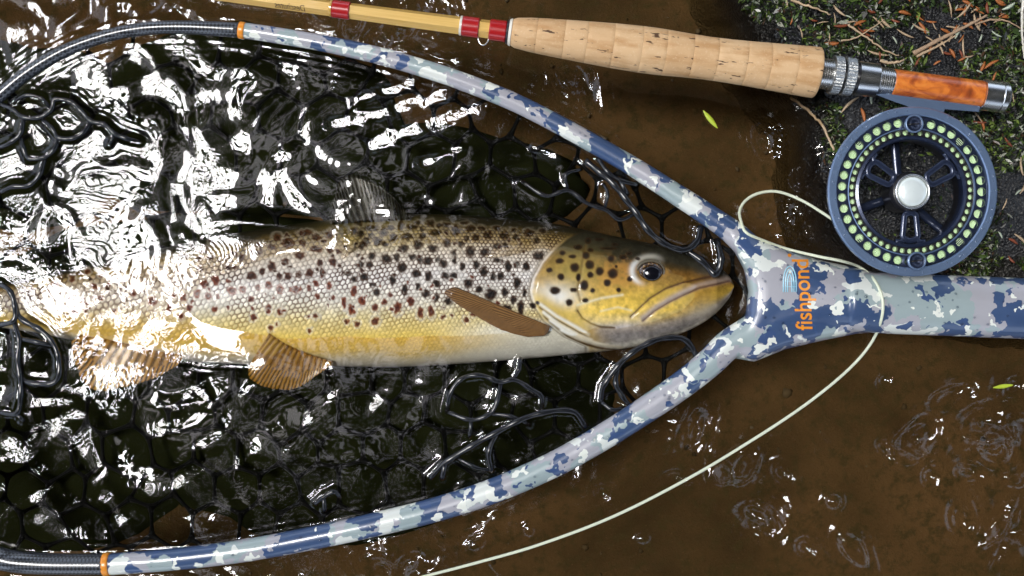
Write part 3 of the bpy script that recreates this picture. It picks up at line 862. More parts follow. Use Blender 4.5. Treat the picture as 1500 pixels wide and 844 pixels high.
_sp(250, 300, 4.993, [(715,590,26,24),(800,620,24,34),(910,620,40,24),(635,610,24,20),(1010,610,16,26),(1065,575,20),(1160,590,24,26),(450,630,36,28),(530,620,26),(325,550,24,32),(245,580,24,26),(420,560,20,14),
    (190,650,26,30),(275,670,24,26),(345,670,14,20),(90,675,22,30),(20,655,18,22),(140,755,18,28),(325,765,24),(80,815,22),(590,690,20),(715,760,18,28),(800,785,24),(605,825,18,24),(1195,680,16),(1270,720,16,36),
    (1400,700,22,30),(1325,765,24,32),(1340,630,18,34),(1075,670,18),(1060,815,22,18),(1010,820,16,10),(1015,920,16),(730,905,18),(775,870,14)], 0.8)
_sp(0, 380, 4.993, [(500,285,22,16),(610,300,18),(735,285,24,20),(690,200,24,18),(790,195,14,26),(550,380,22,16),(1115,305,32),(970,250,24,20),(835,375,14),(530,140,20),(745,115,26,14),(1240,355,16,32),
    (1325,415,16),(1385,355,16,20),(1275,255,18,14),(640,90,18),(1340,280,16,22),(1440,255,22,26),(400,180,26,12)], 0.8)

_rs = np.random.default_rng(15)
for _ in range(90):
    _x = _rs.uniform(120, 770); _t = _rs.uniform(.06, .62)
    _y = np.interp(_x, TOP[:, 0], TOP[:, 1]) * (1 - _t) + np.interp(_x, BOT[:, 0], BOT[:, 1]) * _t
    SPOTS.append((_x, _y, _rs.uniform(1.5, 2.9), _rs.uniform(1.5, 2.9), .2 + .6 * (_t > .4)))

def build_fish():
    nx, na = 900, 260
    u = np.linspace(0, 1, nx)
    x = -75 + 1150 * np.where(u < 0.9, u / 0.9 * 0.945, 0.945 + 0.055 * np.sin((u - 0.9) / 0.1 * math.pi / 2))
    x[-1] = 1074.9
    top = catmull(TOP, 1600); bot = catmull(BOT, 1600)
    yt = np.interp(x, top[:, 0], top[:, 1]); yb = np.interp(x, bot[:, 0], bot[:, 1])
    hh = np.maximum((yb - yt) / 2, 0.3); yc = (yt + yb) / 2
    ht = fish_half(x); zc = fish_top_z(x) - ht * S
    # angle 0 = back, pi/2 = flank crest (up), pi = belly, 3pi/2 = far flank
    a1 = np.linspace(0, math.pi, 190, endpoint=False); a2 = np.linspace(math.pi, 2*math.pi, na - 190, endpoint=False)
    a = np.r_[a1, a2]
    ca_, sa_ = np.cos(a), np.sin(a)
    pw = 0.97
    cy = np.sign(ca_) * np.abs(ca_)**pw; sz = np.sign(sa_) * np.abs(sa_)**pw
    X = np.repeat(x[:, None], na, 1)
    Y = yc[:, None] - hh[:, None] * cy[None]
    Zp = ht[:, None] * sz[None]
    t = (Y - yt[:, None]) / (2 * hh[:, None])
    # ---- relief of the head (millimetres), only on the side we see
    up = np.clip(sz, 0, 1)[None] * np.ones_like(X)
    GE = [(857, 336), (832, 350), (812, 366), (795, 386), (783, 408), (779, 428), (784, 446), (800, 470), (830, 494), (862, 508)]
    ge_y = np.array([p[1] for p in GE]); ge_x = np.array([p[0] for p in GE])
    xg = np.interp(Y, ge_y, ge_x)
    sg = X - xg                                     # >0 on the head
    crease = lambda pts, w: np.exp(-(sdist(X, Y, pts) / w)**2)
    MAX = [(1052, 403), (1028, 408), (1000, 414), (975, 423), (952, 437), (936, 452), (924, 464)]
    LIP = [(1068, 412), (1048, 417), (1025, 422), (1002, 432), (980, 443), (960, 455), (942, 470)]
    PRE = [(846, 455), (853, 466), (866, 474), (880, 479), (900, 480)]
    RAYS = [[(792, 446), (815, 463), (842, 478), (862, 490)], [(796, 458), (820, 476), (845, 490), (866, 498)], [(806, 470), (830, 486), (856, 498), (884, 506)], [(822, 484), (846, 496), (876, 505), (910, 509)]]
    OPC = [(858, 360), (853, 385), (850, 405), (846, 425), (850, 440)]
    JAW = [(870, 482), (900, 492), (940, 490), (980, 478), (1015, 462), (1045, 446)]
    D = 1.2 * sm(-2, 7, sg) * sm(70, 5, sg)
    D -= 0.9 * np.exp(-((sg + 3) / 4.0)**2)
    D -= 0.8 * crease(MAX, 2.6) + 0.8 * crease(PRE, 2.4) + 0.5 * crease(OPC, 2.5) + 0.7 * crease(LIP, 2.2) + 0.4 * crease(JAW, 5)
    D += 0.5 * crease([(p[0] + 2, p[1] - 7) for p in LIP], 5) + 0.45 * crease([(p[0] + 3, p[1] + 8) for p in LIP], 6) + 0.45 * crease([(p[0] + 4, p[1] + 9) for p in MAX], 6)
    for r in RAYS: D += 0.7 * crease(r, 2.6)
    D += .5 * np.exp(-(((X - 890) / 34)**2 + ((Y - 452) / 20)**2)) + .5 * np.exp(-(((X - 822) / 26)**2 + ((Y - 410) / 40)**2))
    er = np.sqrt(((X - 953) / 22.5)**2 + ((Y - 397) / 18)**2)
    D += 0.7 * np.exp(-((er - 1.12) / 0.22)**2) - 1.2 * sm(1.0, 0.7, er)
    D -= 0.35 * np.exp(-(((X - 1012) / 6)**2 + ((Y - 390) / 4)**2))
    D += 0.10 * fbm(X / 22, Y / 22, 80, 3) + .16 * sm(-2, 6, sg) * fbm(X / 9, Y / 9, 83, 3) - .12 * sm(-2, 6, sg) * np.abs(fbm(X / 16, Y / 10, 86, 2))
    Z = zc[:, None] + Zp * S + 0.001 * D * up
    v = PA(X, Y, Z).reshape(-1, 3)
    # ---- colours
    def ramp(tt, stops):
        ks = [s[0] for s in stops]
        return np.stack([np.interp(tt, ks, [s[1][i] for s in stops]) for i in range(3)], -1)
    nz = fbm(X / 40, Y / 40, 84, 4); nf = fbm(X / 6, Y / 6, 88, 3)
    tt = t + 0.030 * nz
    lf = sm(480, 120, X)[..., None]
    A = ramp(tt, [(0, (.020, .020, .012)), (.045, (.030, .027, .015)), (.085, (.17, .12, .04)), (.14, (.42, .31, .13)), (.25, (.70, .60, .47)), (.40, (.82, .77, .71)), (.55, (.82, .76, .63)),
                  (.66, (.78, .65, .33)), (.80, (.76, .54, .115)), (.90, (.72, .53, .16)), (.955, (.62, .56, .40)), (1, (.52, .51, .46))])
    B = ramp(tt, [(0, (.014, .013, .008)), (.05, (.03, .018, .008)), (.14, (.065, .030, .008)), (.30, (.085, .040, .022)), (.46, (.15, .10, .085)), (.60, (.26, .19, .12)), (.72, (.40, .27, .07)), (.88, (.50, .35, .09)), (1, (.5, .49, .44))])
    # greener shoulder below the back fin; pale throat and breast
    k = (np.exp(-(((X - 560) / 70)**2 + ((Y - 345) / 22)**2)) * 0.55)[..., None]
    A = A * (1 - k) + np.array((.42, .34, .07)) * k; B = B * (1 - k) + np.array((.22, .17, .03)) * k
    k = (sm(610, 790, X) * sm(.66, .80, tt))[..., None] * .9
    W = np.array((.78, .81, .79))
    A = A * (1 - k) + W * k; B = B * (1 - k * .8) + W * .85 * k * .8
    msk = sm(.04, .10, tt) * (.30 + .70 * sm(.86, .66, tt)) * sm(.99, .90, tt) * sm(0, -10, sg)
    # head
    Hc = ramp(tt, [(0, (.028, .028, .020)), (.15, (.045, .043, .030)), (.21, (.10, .066, .026)), (.27, (.24, .13, .032)), (.42, (.43, .26, .055)), (.56, (.60, .40, .065)), (.68, (.66, .45, .080)),
                   (.755, (.60, .46, .19)), (.82, (.44, .40, .37)), (.885, (.29, .28, .30)), (.93, (.36, .35, .36)), (.965, (.78, .79, .76)), (1, (.62, .62, .58))])
    n3 = fbm(X / 3, Y / 3, 89, 2)
    Hc = Hc * (1 + 0.34 * nf[..., None] + 0.2 * nz[..., None] + .16 * n3[..., None])
    def over(C, k, col): k = np.clip(k, 0, 1)[..., None]; return C * (1 - k) + np.array(col) * k
    Hc = over(Hc, 1.0 * np.exp(-(((X - 815) / 34)**2 + ((Y - 434) / 19)**2)), (.80, .77, .70))
    Hc = over(Hc, .6 * np.exp(-(((X - 800) / 22)**2 + ((Y - 470) / 22)**2)), (.62, .47, .22))
    Hc = over(Hc, .55 * np.exp(-(((X - 845) / 40)**2 + ((Y - 395) / 26)**2)), (.42, .35, .09))
    Hc = over(Hc, .7 * np.exp(-(((X - 905) / 40)**2 + ((Y - 402) / 22)**2)) * sm(-.1, .4, nf + nz), (.46, .22, .045))
    Hc = over(Hc, .8 * np.exp(-(((X - 985) / 45)**2 + ((Y - 432) / 9)**2)), (.56, .38, .07))
    Hc = over(Hc, .75 * sm(1005, 1055, X) * sm(412, 396, Y), (.12, .12, .115))
    Hc = over(Hc, .6 * np.exp(-(((X - 1030) / 22)**2 + ((Y - 432) / 9)**2)), (.46, .30, .07))
    Hc = over(Hc, .6 * np.exp(-(((X - 1035) / 28)**2 + ((Y - 455) / 14)**2)), (.52, .49, .42))
    dl = sdist(X, Y, [(p[0], p[1] - 4) for p in LIP])
    Hc = over(Hc, .85 * np.exp(-(dl / 4.6)**2), (.46, .37, .34))
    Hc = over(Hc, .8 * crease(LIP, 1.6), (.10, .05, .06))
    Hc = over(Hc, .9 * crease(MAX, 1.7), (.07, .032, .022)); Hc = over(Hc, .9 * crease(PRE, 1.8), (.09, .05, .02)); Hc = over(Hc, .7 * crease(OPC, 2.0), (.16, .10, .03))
    ry = sm(25, 5, np.minimum.reduce([sdist(X, Y, r) for r in RAYS])) * sm(905, 850, X)
    Hc = over(Hc, .8 * ry, (.58, .40, .075))
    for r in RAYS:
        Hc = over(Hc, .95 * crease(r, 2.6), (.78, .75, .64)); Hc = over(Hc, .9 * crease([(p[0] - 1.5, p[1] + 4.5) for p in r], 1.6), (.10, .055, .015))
    Hc = over(Hc, .8 * crease([(846, 447), (880, 437), (912, 432)], 1.8) + .6 * crease([(880, 456), (905, 450), (925, 455)], 1.6), (.72, .66, .46))
    Hc = over(Hc, .9 * np.exp(-((er - 1.20) / .20)**2) * sm(968, 935, X + 0.8 * (Y - 397)), (.66, .67, .64))
    hk = sm(-3, 3, sg)[..., None]
    A = A * (1 - hk) + Hc * hk
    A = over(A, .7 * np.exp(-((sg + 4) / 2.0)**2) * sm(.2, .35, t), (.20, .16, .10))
    B = B * (1 - hk) + A * hk
    # spots
    jk = 0.5 + 1.3 * sm(4, -6, sg); jx = X + jk * vnoise(X / 4.2, Y / 4.2, 91); jy = Y + jk * vnoise(X / 4.2, Y / 4.2, 92)
    for (sx, sy, rx, ry_, red) in SPOTS:
        i0, i1 = np.searchsorted(x, [sx - 3 * rx - 4, sx + 3 * rx + 4])
        if i1 <= i0: continue
        sl = slice(i0, i1)
        onh = sg[sl] > -6
        d = np.sqrt(((jx[sl] - sx) / rx)**2 + ((jy[sl] - sy) / ry_)**2)
        m = sm(1.42, .80, d) * up[sl]**.3
        core = np.array((.012, .009, .007)) * (1 - red) + np.array((.085, .016, .008)) * red
        rim = np.array((.05, .022, .010)) * (1 - red) + np.array((.24, .055, .018)) * red
        halo = (np.exp(-((d - 1.55) / .35)**2) * (.15 + .45 * red)) * (sg[sl] < -4)
        for C in (A, B):
            C[sl] = C[sl] * (1 - halo[..., None]) + np.array((.68, .62, .52)) * halo[..., None]
            cc = core + (rim - core) * sm(.35, 1.0, d)[..., None]
            C[sl] = C[sl] * (1 - m[..., None]) + cc * m[..., None]
    # fine dark speckle on the back
    A = np.clip(A * (1 + 0.10 * nf[..., None]), .003, .9); B = np.clip(B, .003, .8)
    pitch = np.interp(x, [-75, 150, 450, 700, 850], [9.4, 9.0, 7.8, 6.4, 5.6])
    ucum = np.r_[0, np.cumsum(np.diff(x) / ((pitch[1:] + pitch[:-1]) / 2))]
    ring = np.sqrt(np.diff(Y, axis=1, append=Y[:, :1])**2 + np.diff(Zp, axis=1, append=Zp[:, :1])**2)
    arc = np.c_[np.zeros(nx), np.cumsum(ring, 1)[:, :-1]]
    UV = np.stack([np.repeat(ucum[:, None], na, 1), arc / pitch[:, None], 0 * X], -1)
    idx = np.arange(nx * na).reshape(nx, na)
    nxt = np.roll(idx, -1, 1)
    f = np.stack([idx[:-1], nxt[:-1], nxt[1:], idx[1:]], -1).reshape(-1, 4)
    root = thing('brown_trout', P(560, 430, -0.04), 'large spotted brown trout lying on its side in the net', 'fish')
    o = mk('body', v, f, M['fish'], root)
    me = o.data
    for nm, arr in (('skin_scale', A), ('skin_gap', B)):
        at = me.color_attributes.new(nm, 'FLOAT_COLOR', 'POINT')
        cc = np.ones((nx * na, 4), np.float32); cc[:, :3] = arr.reshape(-1, 3)
        at.data.foreach_set('color', cc.ravel())
    at = me.attributes.new('scale_mask', 'FLOAT', 'POINT'); at.data.foreach_set('value', msk.reshape(-1).astype(np.float32))
    at = me.attributes.new('scale_uv', 'FLOAT_VECTOR', 'POINT'); at.data.foreach_set('vector', UV.reshape(-1).astype(np.float32))
    # ---- eye
    def dome(cx, cy, rx, ry, z, hgt, n=28, rings=9):
        vv = []; ff = []
        for i in range(rings + 1):
            th = i / rings * math.pi / 2
            for k in range(n):
                q = 2*math.pi*k/n
                vv.append(P(cx + rx*math.cos(th)*math.cos(q), cy + ry*math.cos(th)*math.sin(q), z + hgt*math.sin(th)))
        for i in range(rings):
            for k in range(n):
                w = (k+1) % n
                ff.append((i*n+k, i*n+w, (i+1)*n+w, (i+1)*n+k))
        return vv, ff
    ez = 0.0016
    eye = mk('eye', *dome(953, 398, 20.5, 16.5, ez - .0030, .0040), M['iris'], root)
    mk('pupil', *dome(955, 400.5, 13.5, 11.5, ez - .0001, .0016), M['eye'], eye)
    tor = [P(953 + 20*math.cos(q), 398 + 16*math.sin(q), ez - .0012) for q in np.linspace(0, 2*math.pi, 40, endpoint=False)]
    mk('eye_rim', *tube(tor, [L(1.3 + 1.2 * max(0, math.cos(q + 2.35))) for q in np.linspace(0, 2*math.pi, 40, endpoint=False)], 8, closed=True), M['socket'], eye)
    # ---- fins: (base points, tip points, heights)
    def fin(name, base, tip, zb, zt, mat, thick=.0005, nu=26, nv=14, wave=.0009):
        b = catmull(base, nu); tp = catmull(tip, nu)
        vv = []; uvs = []
        for side in (1, -1):
            for i in range(nu):
                for j in range(nv):
                    w = j / (nv - 1); s_ = i / (nu - 1)
                    tpi = tp[i] + (b[i] - tp[i]) * (.05 * float(vnoise(np.array(i * .8), np.array(3.3), 140)) + .03)
                    q = b[i] * (1 - w) + tpi * w
                    z = zb[0] * (1 - s_) * (1 - w) + zb[1] * s_ * (1 - w) + (zt[0] * (1 - s_) + zt[1] * s_) * w
                    z += wave * math.sin(s_ * 9) * w + side * thick * (1.0 - .7 * w)
                    vv.append(P(q[0], q[1], z)); uvs.append((s_, w, 0))
        ff = []; n2 = nu * nv
        for i in range(nu - 1):
            for j in range(nv - 1):
                p0 = i*nv + j
                ff.append((p0, p0 + 1, p0 + nv + 1, p0 + nv)); ff.append((n2 + p0, n2 + p0 + nv, n2 + p0 + nv + 1, n2 + p0 + 1))
        edge = [i*nv for i in range(nu)] + [(nu-1)*nv + j for j in range(1, nv)] + [i*nv + nv - 1 for i in range(nu - 2, -1, -1)] + [j for j in range(nv - 2, 0, -1)]
        for i in range(len(edge)):
            p0, p1 = edge[i], edge[(i+1) % len(edge)]
            ff.append((p0, p1, n2 + p1, n2 + p0))
        fo = mk(name, vv, ff, mat, root)
        at = fo.data.attributes.new('fin_uv', 'FLOAT_VECTOR', 'POINT'); at.data.foreach_set('vector', np.array(uvs, np.float32).ravel())
        return fo
    brown = m_fin('fin_brown', (.060, .024, .007), (.36, .19, .065), .05)
    amber = m_fin('fin_amber', (.30, .155, .020), (.40, .225, .040), .28)
    dark = m_fin('fin_dark', (.012, .013, .009), (.045, .046, .034), .3)
    fin('pectoral_fin', [(806, 478), (803, 486), (798, 492)], [(664, 419), (650, 421), (646, 424), (662, 442), (690, 460), (735, 484), (772, 494)], (.0042, .0030), (.0066, .0046), brown)
    fin('pelvic_fin', [(394, 488), (420, 505), (455, 520), (488, 530)], [(368, 530), (362, 548), (376, 564), (408, 573), (436, 569), (462, 552), (486, 534)], (.0008, -.0040), (-.0012, -.0035), amber)
    fin('anal_fin', [(270, 520), (220, 512), (170, 500), (120, 488)], [(262, 534), (230, 553), (180, 569), (140, 574), (122, 560), (108, 530), (104, 500)], (-.004, -.010), (-.0030, -.0055), amber)
    fin('dorsal_fin', [(602, 322), (570, 324), (530, 328), (488, 332)], [(596, 311), (570, 282), (545, 264), (515, 254), (498, 262), (490, 284), (484, 318)], (-.008, -.009), (-.0050, -.0070), dark)
    fin('adipose_fin', [(190, 380), (175, 384), (160, 388)], [(180, 374), (160, 366), (146, 374)], (-.016, -.016), (-.015, -.015), dark, nu=12, nv=6)
    fin('tail_fin', [(-62, 430), (-68, 450), (-62, 472)], [(-190, 370), (-176, 450), (-190, 530)], (-.014, -.014), (-.018, -.018), dark)
build_fish()

# ------------------------------------------------------------------ landing net
def build_net():
    root = thing('landing_net', P(1200, 440, -0.01), 'long-handled landing net with blue-grey camouflage frame and black rubber mesh', 'landing net')
    def arm(pts, widths, zs, n):
        pp = catmull(pts, n)
        d = np.r_[0, np.cumsum(np.linalg.norm(np.diff(pp, axis=0), axis=1))]; d /= d[-1]
        xs = np.linspace(0, 1, len(widths))
        w = np.interp(d, xs, widths); z = np.interp(d, np.linspace(0, 1, len(zs)), zs)
        return PA(pp[:, 0], pp[:, 1], z), w * S / 2, pp
    # the painted frame: two arms, the yoke and the handle melt into one skin
    mb = MB()
    up_pts = [(1300, 444), (1200, 428), (1130, 392)] + HOOP_UP[1:12] + [(352, 44)]
    lo_pts = [(1300, 446), (1200, 450), (1135, 468)] + HOOP_LO[1:13] + [(157, 827)]
    p, w, _ = arm(up_pts, [80, 66, 44, 34, 31, 29, 28, 28, 27, 26, 25, 24], [.006, .006, .004, .001, 0, 0, 0, 0], 150)
    mb.add(*tube(p, w, 16, flat=.86))
    p, w, _ = arm(lo_pts, [80, 62, 46, 42, 40, 39, 38, 37, 36, 35, 34, 33, 32], [.006, .006, .004, .003, .003, .003, .0025, .002], 160)
    mb.add(*tube(p, w, 16, flat=.86))
    mb.add(*tube([P(x, 444 + 8 * (x - 1290) / 210, .0066) for x in np.linspace(1240, 1700, 40)], np.interp(np.linspace(1240, 1700, 40), [1240, 1300, 1500, 1700], [43, 44.5, 44.5, 46]) * S, 28, flat=.74))
    # yoke pad
    pad = np.array([(1062, 338), (1085, 336), (1120, 352), (1160, 368), (1205, 382), (1262, 394), (1300, 404), (1300, 486), (1255, 489), (1205, 499), (1150, 512), (1105, 530), (1070, 524), (1078, 496), (1092, 462), (1096, 428), (1090, 396), (1074, 366)], float)
    c = pad.mean(0)
    rings = [(1.0, -.0015), (1.0, .0035), (.955, .0078), (.88, .0106), (.72, .0126), (.45, .0136), (.0, .0140)]
    n = len(pad); vv = []; ff = []
    low = [(.80, -.0060)] + rings
    for k, (s_, z) in enumerate(low):
        q = c + (pad - c) * s_; vv.append(PA(q[:, 0], q[:, 1], z))
    vv = np.concatenate(vv)
    for i in range(len(low) - 1):
        for k in range(n):
            q = (k + 1) % n
            ff.append((i*n + k, i*n + q, (i+1)*n + q, (i+1)*n + k))
    ff.append(tuple(range(n))[::-1])
    mb.add(vv, [q[::-1] if False else q for q in ff])
    fr = mb.build('frame', M['camo'], root)
    md = fr.modifiers.new('fuse', 'REMESH'); md.mode = 'VOXEL'; md.voxel_size = 0.00075; md.use_smooth_shade = True
    ms = fr.modifiers.new('soften', 'SMOOTH'); ms.factor = 0.5; ms.iterations = 14
    dg = bpy.context.evaluated_depsgraph_get()
    me = bpy.data.meshes.new_from_object(fr.evaluated_get(dg))
    fr.modifiers.clear(); fr.data = me
    if not me.materials: me.materials.append(M['camo'])
    me.polygons.foreach_set('use_smooth', np.full(len(me.polygons), True))
    org = Vector(ORIG[root])
    bvh = BVHTree.FromPolygons([v.co + org for v in me.vertices], [p.vertices[:] for p in me.polygons])
    def surf(px, py, lift=.00025):
        z = 0.012
        for _ in range(3):
            x, y, _z = P(px, py, z)
            h = bvh.ray_cast(Vector((x, y, .2)), Vector((0, 0, -1)))
            if h[0] is None: return z
            z = h[0].z + lift
        return z
    # dark woven carbon part of the hoop, out to the left
    up2 = [(352, 44)] + HOOP_UP[13:]
    p, w, _ = arm(up2, [22, 19, 18, 19, 22, 24], [0, .0005, .0005, .0005, .001], 80)
    mk('hoop_tube', *tube(p, w, 14), M['carbon'], root)
    lo2 = [(157, 827)] + HOOP_LO[14:]
    p, w, _ = arm(lo2, [31, 32, 33, 32, 28, 24], [.002, .002, .002, .0015, .001], 80)
    mk('hoop_tube', *tube(p, w, 14), M['carbon'], root)
    # orange bands at the joins
    for a, b, rr, z in (((350.5, 44), (359, 45.2), 12.6, 0), ((152, 827), (161.5, 826.5), 16.9, .002)):
        p = [P(a[0] + (b[0]-a[0])*q, a[1] + (b[1]-a[1])*q, z) for q in np.linspace(0, 1, 6)]
        mk('orange_band', *tube(p, np.array([.96, 1, 1, 1, 1, .96]) * L(rr), 22, flat=.93), M['orange'], root)
    # maker's word and emblem on the yoke
    def word(body, name, mat, parent, fn, length, shear=0.0, bold=0.0):
        cu = bpy.data.curves.new(name, 'FONT'); cu.body = body; cu.size = 1.0; cu.shear = shear; cu.resolution_u = 4; cu.offset = bold
        ob = bpy.data.objects.new(name, cu); COL.objects.link(ob)
        dg = bpy.context.evaluated_depsgraph_get(); me2 = bpy.data.meshes.new_from_object(ob.evaluated_get(dg))
        bm = bmesh.new(); bm.from_mesh(me2); bmesh.ops.triangulate(bm, faces=bm.faces[:])
        bmesh.ops.subdivide_edges(bm, edges=[e for e in bm.edges if e.calc_length() > .25], cuts=1)
        bmesh.ops.triangulate(bm, faces=bm.faces[:])
        vs = np.array([q.co[:] for q in bm.verts]); fs = [[q.index for q in p_.verts] for p_ in bm.faces]; bm.free()
        bpy.data.objects.remove(ob); bpy.data.curves.remove(cu)
        vs[:, 0] -= vs[:, 0].min(); k = length / vs[:, 0].max()
        return mk(name, [fn(q[0] * k, q[1] * k) for q in vs], fs, mat, parent, smooth=False)
    # reads upwards: along -y, letter tops towards -x
    def on_yoke(a, b):
        px, py = 1190 - b * 1.12 - .06 * a, 484 - a
        return P(px, py, surf(px, py))
    word('fishpond', 'lettering', M['orange'], fr, on_yoke, 104, bold=.012)
    dot = [on_yoke(110 + 2.6 * math.cos(q), 24 + 2.6 * math.sin(q)) for q in np.linspace(0, 2*math.pi, 14, endpoint=False)]
    mk('lettering', dot, [tuple(range(14))], M['orange'], fr, smooth=False)
    em = MB()
    for rx, h0 in ((3.2, 26), (6.2, 33), (9.4, 38)):
        pts = [(1160 - rx, 428)] + [(1160 - rx * math.cos(q), 428 - h0 * (0.35 + .65 * math.sin(q))) for q in np.linspace(0, math.pi, 14)] + [(1160 + rx, 428)]
        em.add(*tube([P(a - 3, b, surf(a - 3, b, .0002)) for a, b in pts], .00034, 6, flat=.5))
    for y in (412, 420):
        em.add(*tube([P(a, y, surf(a, y, .0001)) for a in (1150, 1154, 1160, 1165)], .00015, 6, flat=.5))
    em.build('emblem', M['cyan'], fr)
    # loose marks printed on the upper arm next to the orange band
    # ---- rubber net: strands at the surface, each its own piece
    for pts, r, z in STRANDS:
        n = max(10, int(len(pts) * 5))
        pp = catmull(pts, n)
        s_ = np.linspace(0, 1, n)
        zz = z + .0009 * np.sin(s_ * math.pi) - .0024 * (np.abs(2*s_ - 1)**6)
        rad = r * S * (1.15 - .30 * np.sin((s_ * max(1, len(pts) - 1)) % 1 * math.pi))
        mk('net_strand', *tube(PA(pp[:, 0], pp[:, 1], zz), rad, 8), M['rubber'], root)
    # ---- the bag: rounded six-sided cells hanging below
    mbag = MB()
    nod = {}
    a0 = 36.0
    def bagz(x, y):
        d = float(min(sdist(np.array(x), np.array(y), HOOP_UP), sdist(np.array(x), np.array(y), HOOP_LO)))
        return -.003 - .052 * float(sm(0, 150, d)) + .007 * float(vnoise(np.array(x / 60.), np.array(y / 60.), 95))
    def node(i, j, k):
        key = (i, j, k)
        if key not in nod:
            x = a0 * math.sqrt(3) * (i + .5 * (j % 2)) - 120; y = a0 * 1.5 * j + (a0 * k) - 40
            jx = 13 * float(vnoise(np.array(x / 50. + 3), np.array(y / 50.), 96)); jy = 13 * float(vnoise(np.array(x / 50.), np.array(y / 50. + 8), 97))
            x += jx; y += jy
            ok = bool(inside(np.array(x), np.array(y), HOOP_POLY))
            nod[key] = (x, y, bagz(x, y), ok)
        return nod[key]
    def link(A, B):
        if not (A[3] or B[3]): return
        if not A[3]: A, B = B, A
        if not B[3]:
            q = catmull(HOOP_UP, 200) if A[1] < 422 else catmull(HOOP_LO, 200)
            w = q[np.argmin((q[:, 0]-A[0])**2 + (q[:, 1]-A[1])**2)]
            B = (w[0], w[1], -.002, True)
        mid = ((A[0]+B[0])/2, (A[1]+B[1])/2, (A[2]+B[2])/2 - .0015)
        pp = catmull([A[:3], mid, B[:3]], 6)
        mbag.add(*tube(PA(pp[:, 0], pp[:, 1], pp[:, 2]), np.array([5.6, 3.6, 3.0, 3.0, 3.6, 5.6]) * S, 6))
    for j in range(-1, 19):
        for i in range(-1, 22):
            T_, B_ = node(i, j, -.5), node(i, j, .5)       # top / bottom node pair of a column
            link(T_, B_)
            o1 = i if j % 2 else i - 1
            for ii in (o1, o1 + 1): link(B_, node(ii, j + 1, -.5))
    mbag.build('net_bag', M['bagr'], root)
    return root, fr, surf, word
NET, FRAME, surf, word = build_net()

def build_beads():
    rg = np.random.default_rng(9); dr = MB()
    k = 0
    while k < 110:
        if rg.uniform() < .6: px, py = rg.uniform(1090, 1498), rg.uniform(372, 488)
        else:
            pts = HOOP_LO if rg.uniform() < .6 else HOOP_UP
            q = catmull(pts, 300)[rg.integers(12, 190)]; px, py = q[0] + rg.uniform(-8, 8), q[1] + rg.uniform(-8, 8)
        if px > 1285 and not (412 < py < 486): continue
        z = surf(px, py, 0.0)
        if z < .004: continue
        s_ = L(rg.uniform(.8, 2.2)); x, y, _ = P(px, py, z)
        el = rg.uniform(1, 1.6)
        vv = [(x, y, z + s_ * .55)]
        for th, kk in ((.75, .42), (1.0, -.15)): vv += [(x + el * s_*th*math.cos(f_), y + s_*th*math.sin(f_), z + s_*kk) for f_ in np.linspace(0, 2*math.pi, 10, endpoint=False)]
        dr.add(vv, [(0, 1 + i, 1 + (i+1) % 10) for i in range(10)] + [(1 + i, 11 + i, 11 + (i+1) % 10, 1 + (i+1) % 10) for i in range(10)])
        k += 1
    t = NT('clear_bead'); t.n.remove(t.b)
    fr = t.new('ShaderNodeFresnel'); fr.inputs['IOR'].default_value = 1.6
    tr = t.new('ShaderNodeBsdfTransparent'); tr.inputs[0].default_value = (.80, .83, .88, 1)
    gl = t.new('ShaderNodeBsdfGlossy'); gl.inputs['Roughness'].default_value = .03
    mx = t.new('ShaderNodeMixShader'); t.put(mx.inputs[0], fr.outputs[0]); t.t.links.new(tr.outputs[0], mx.inputs[1]); t.t.links.new(gl.outputs[0], mx.inputs[2])
    t.t.links.new(mx.outputs[0], t.out.inputs['Surface'])
    tag(dr.build('water_beads', t.m, FRAME), kind='stuff')
build_beads()

# ------------------------------------------------------------------ fly rod
RZ = 0.027                                        # height of the rod axis
def rod_pt(x, z=RZ): return np.array(P(x, 47 + .1325 * (x - 746), z))
RD = rod_pt(1400) - rod_pt(400); RD /= np.linalg.norm(RD)
def rl(x): return float(np.dot(rod_pt(x) - rod_pt(200), RD))        # distance along the axis
def rpx(r): return L(r, RZ)

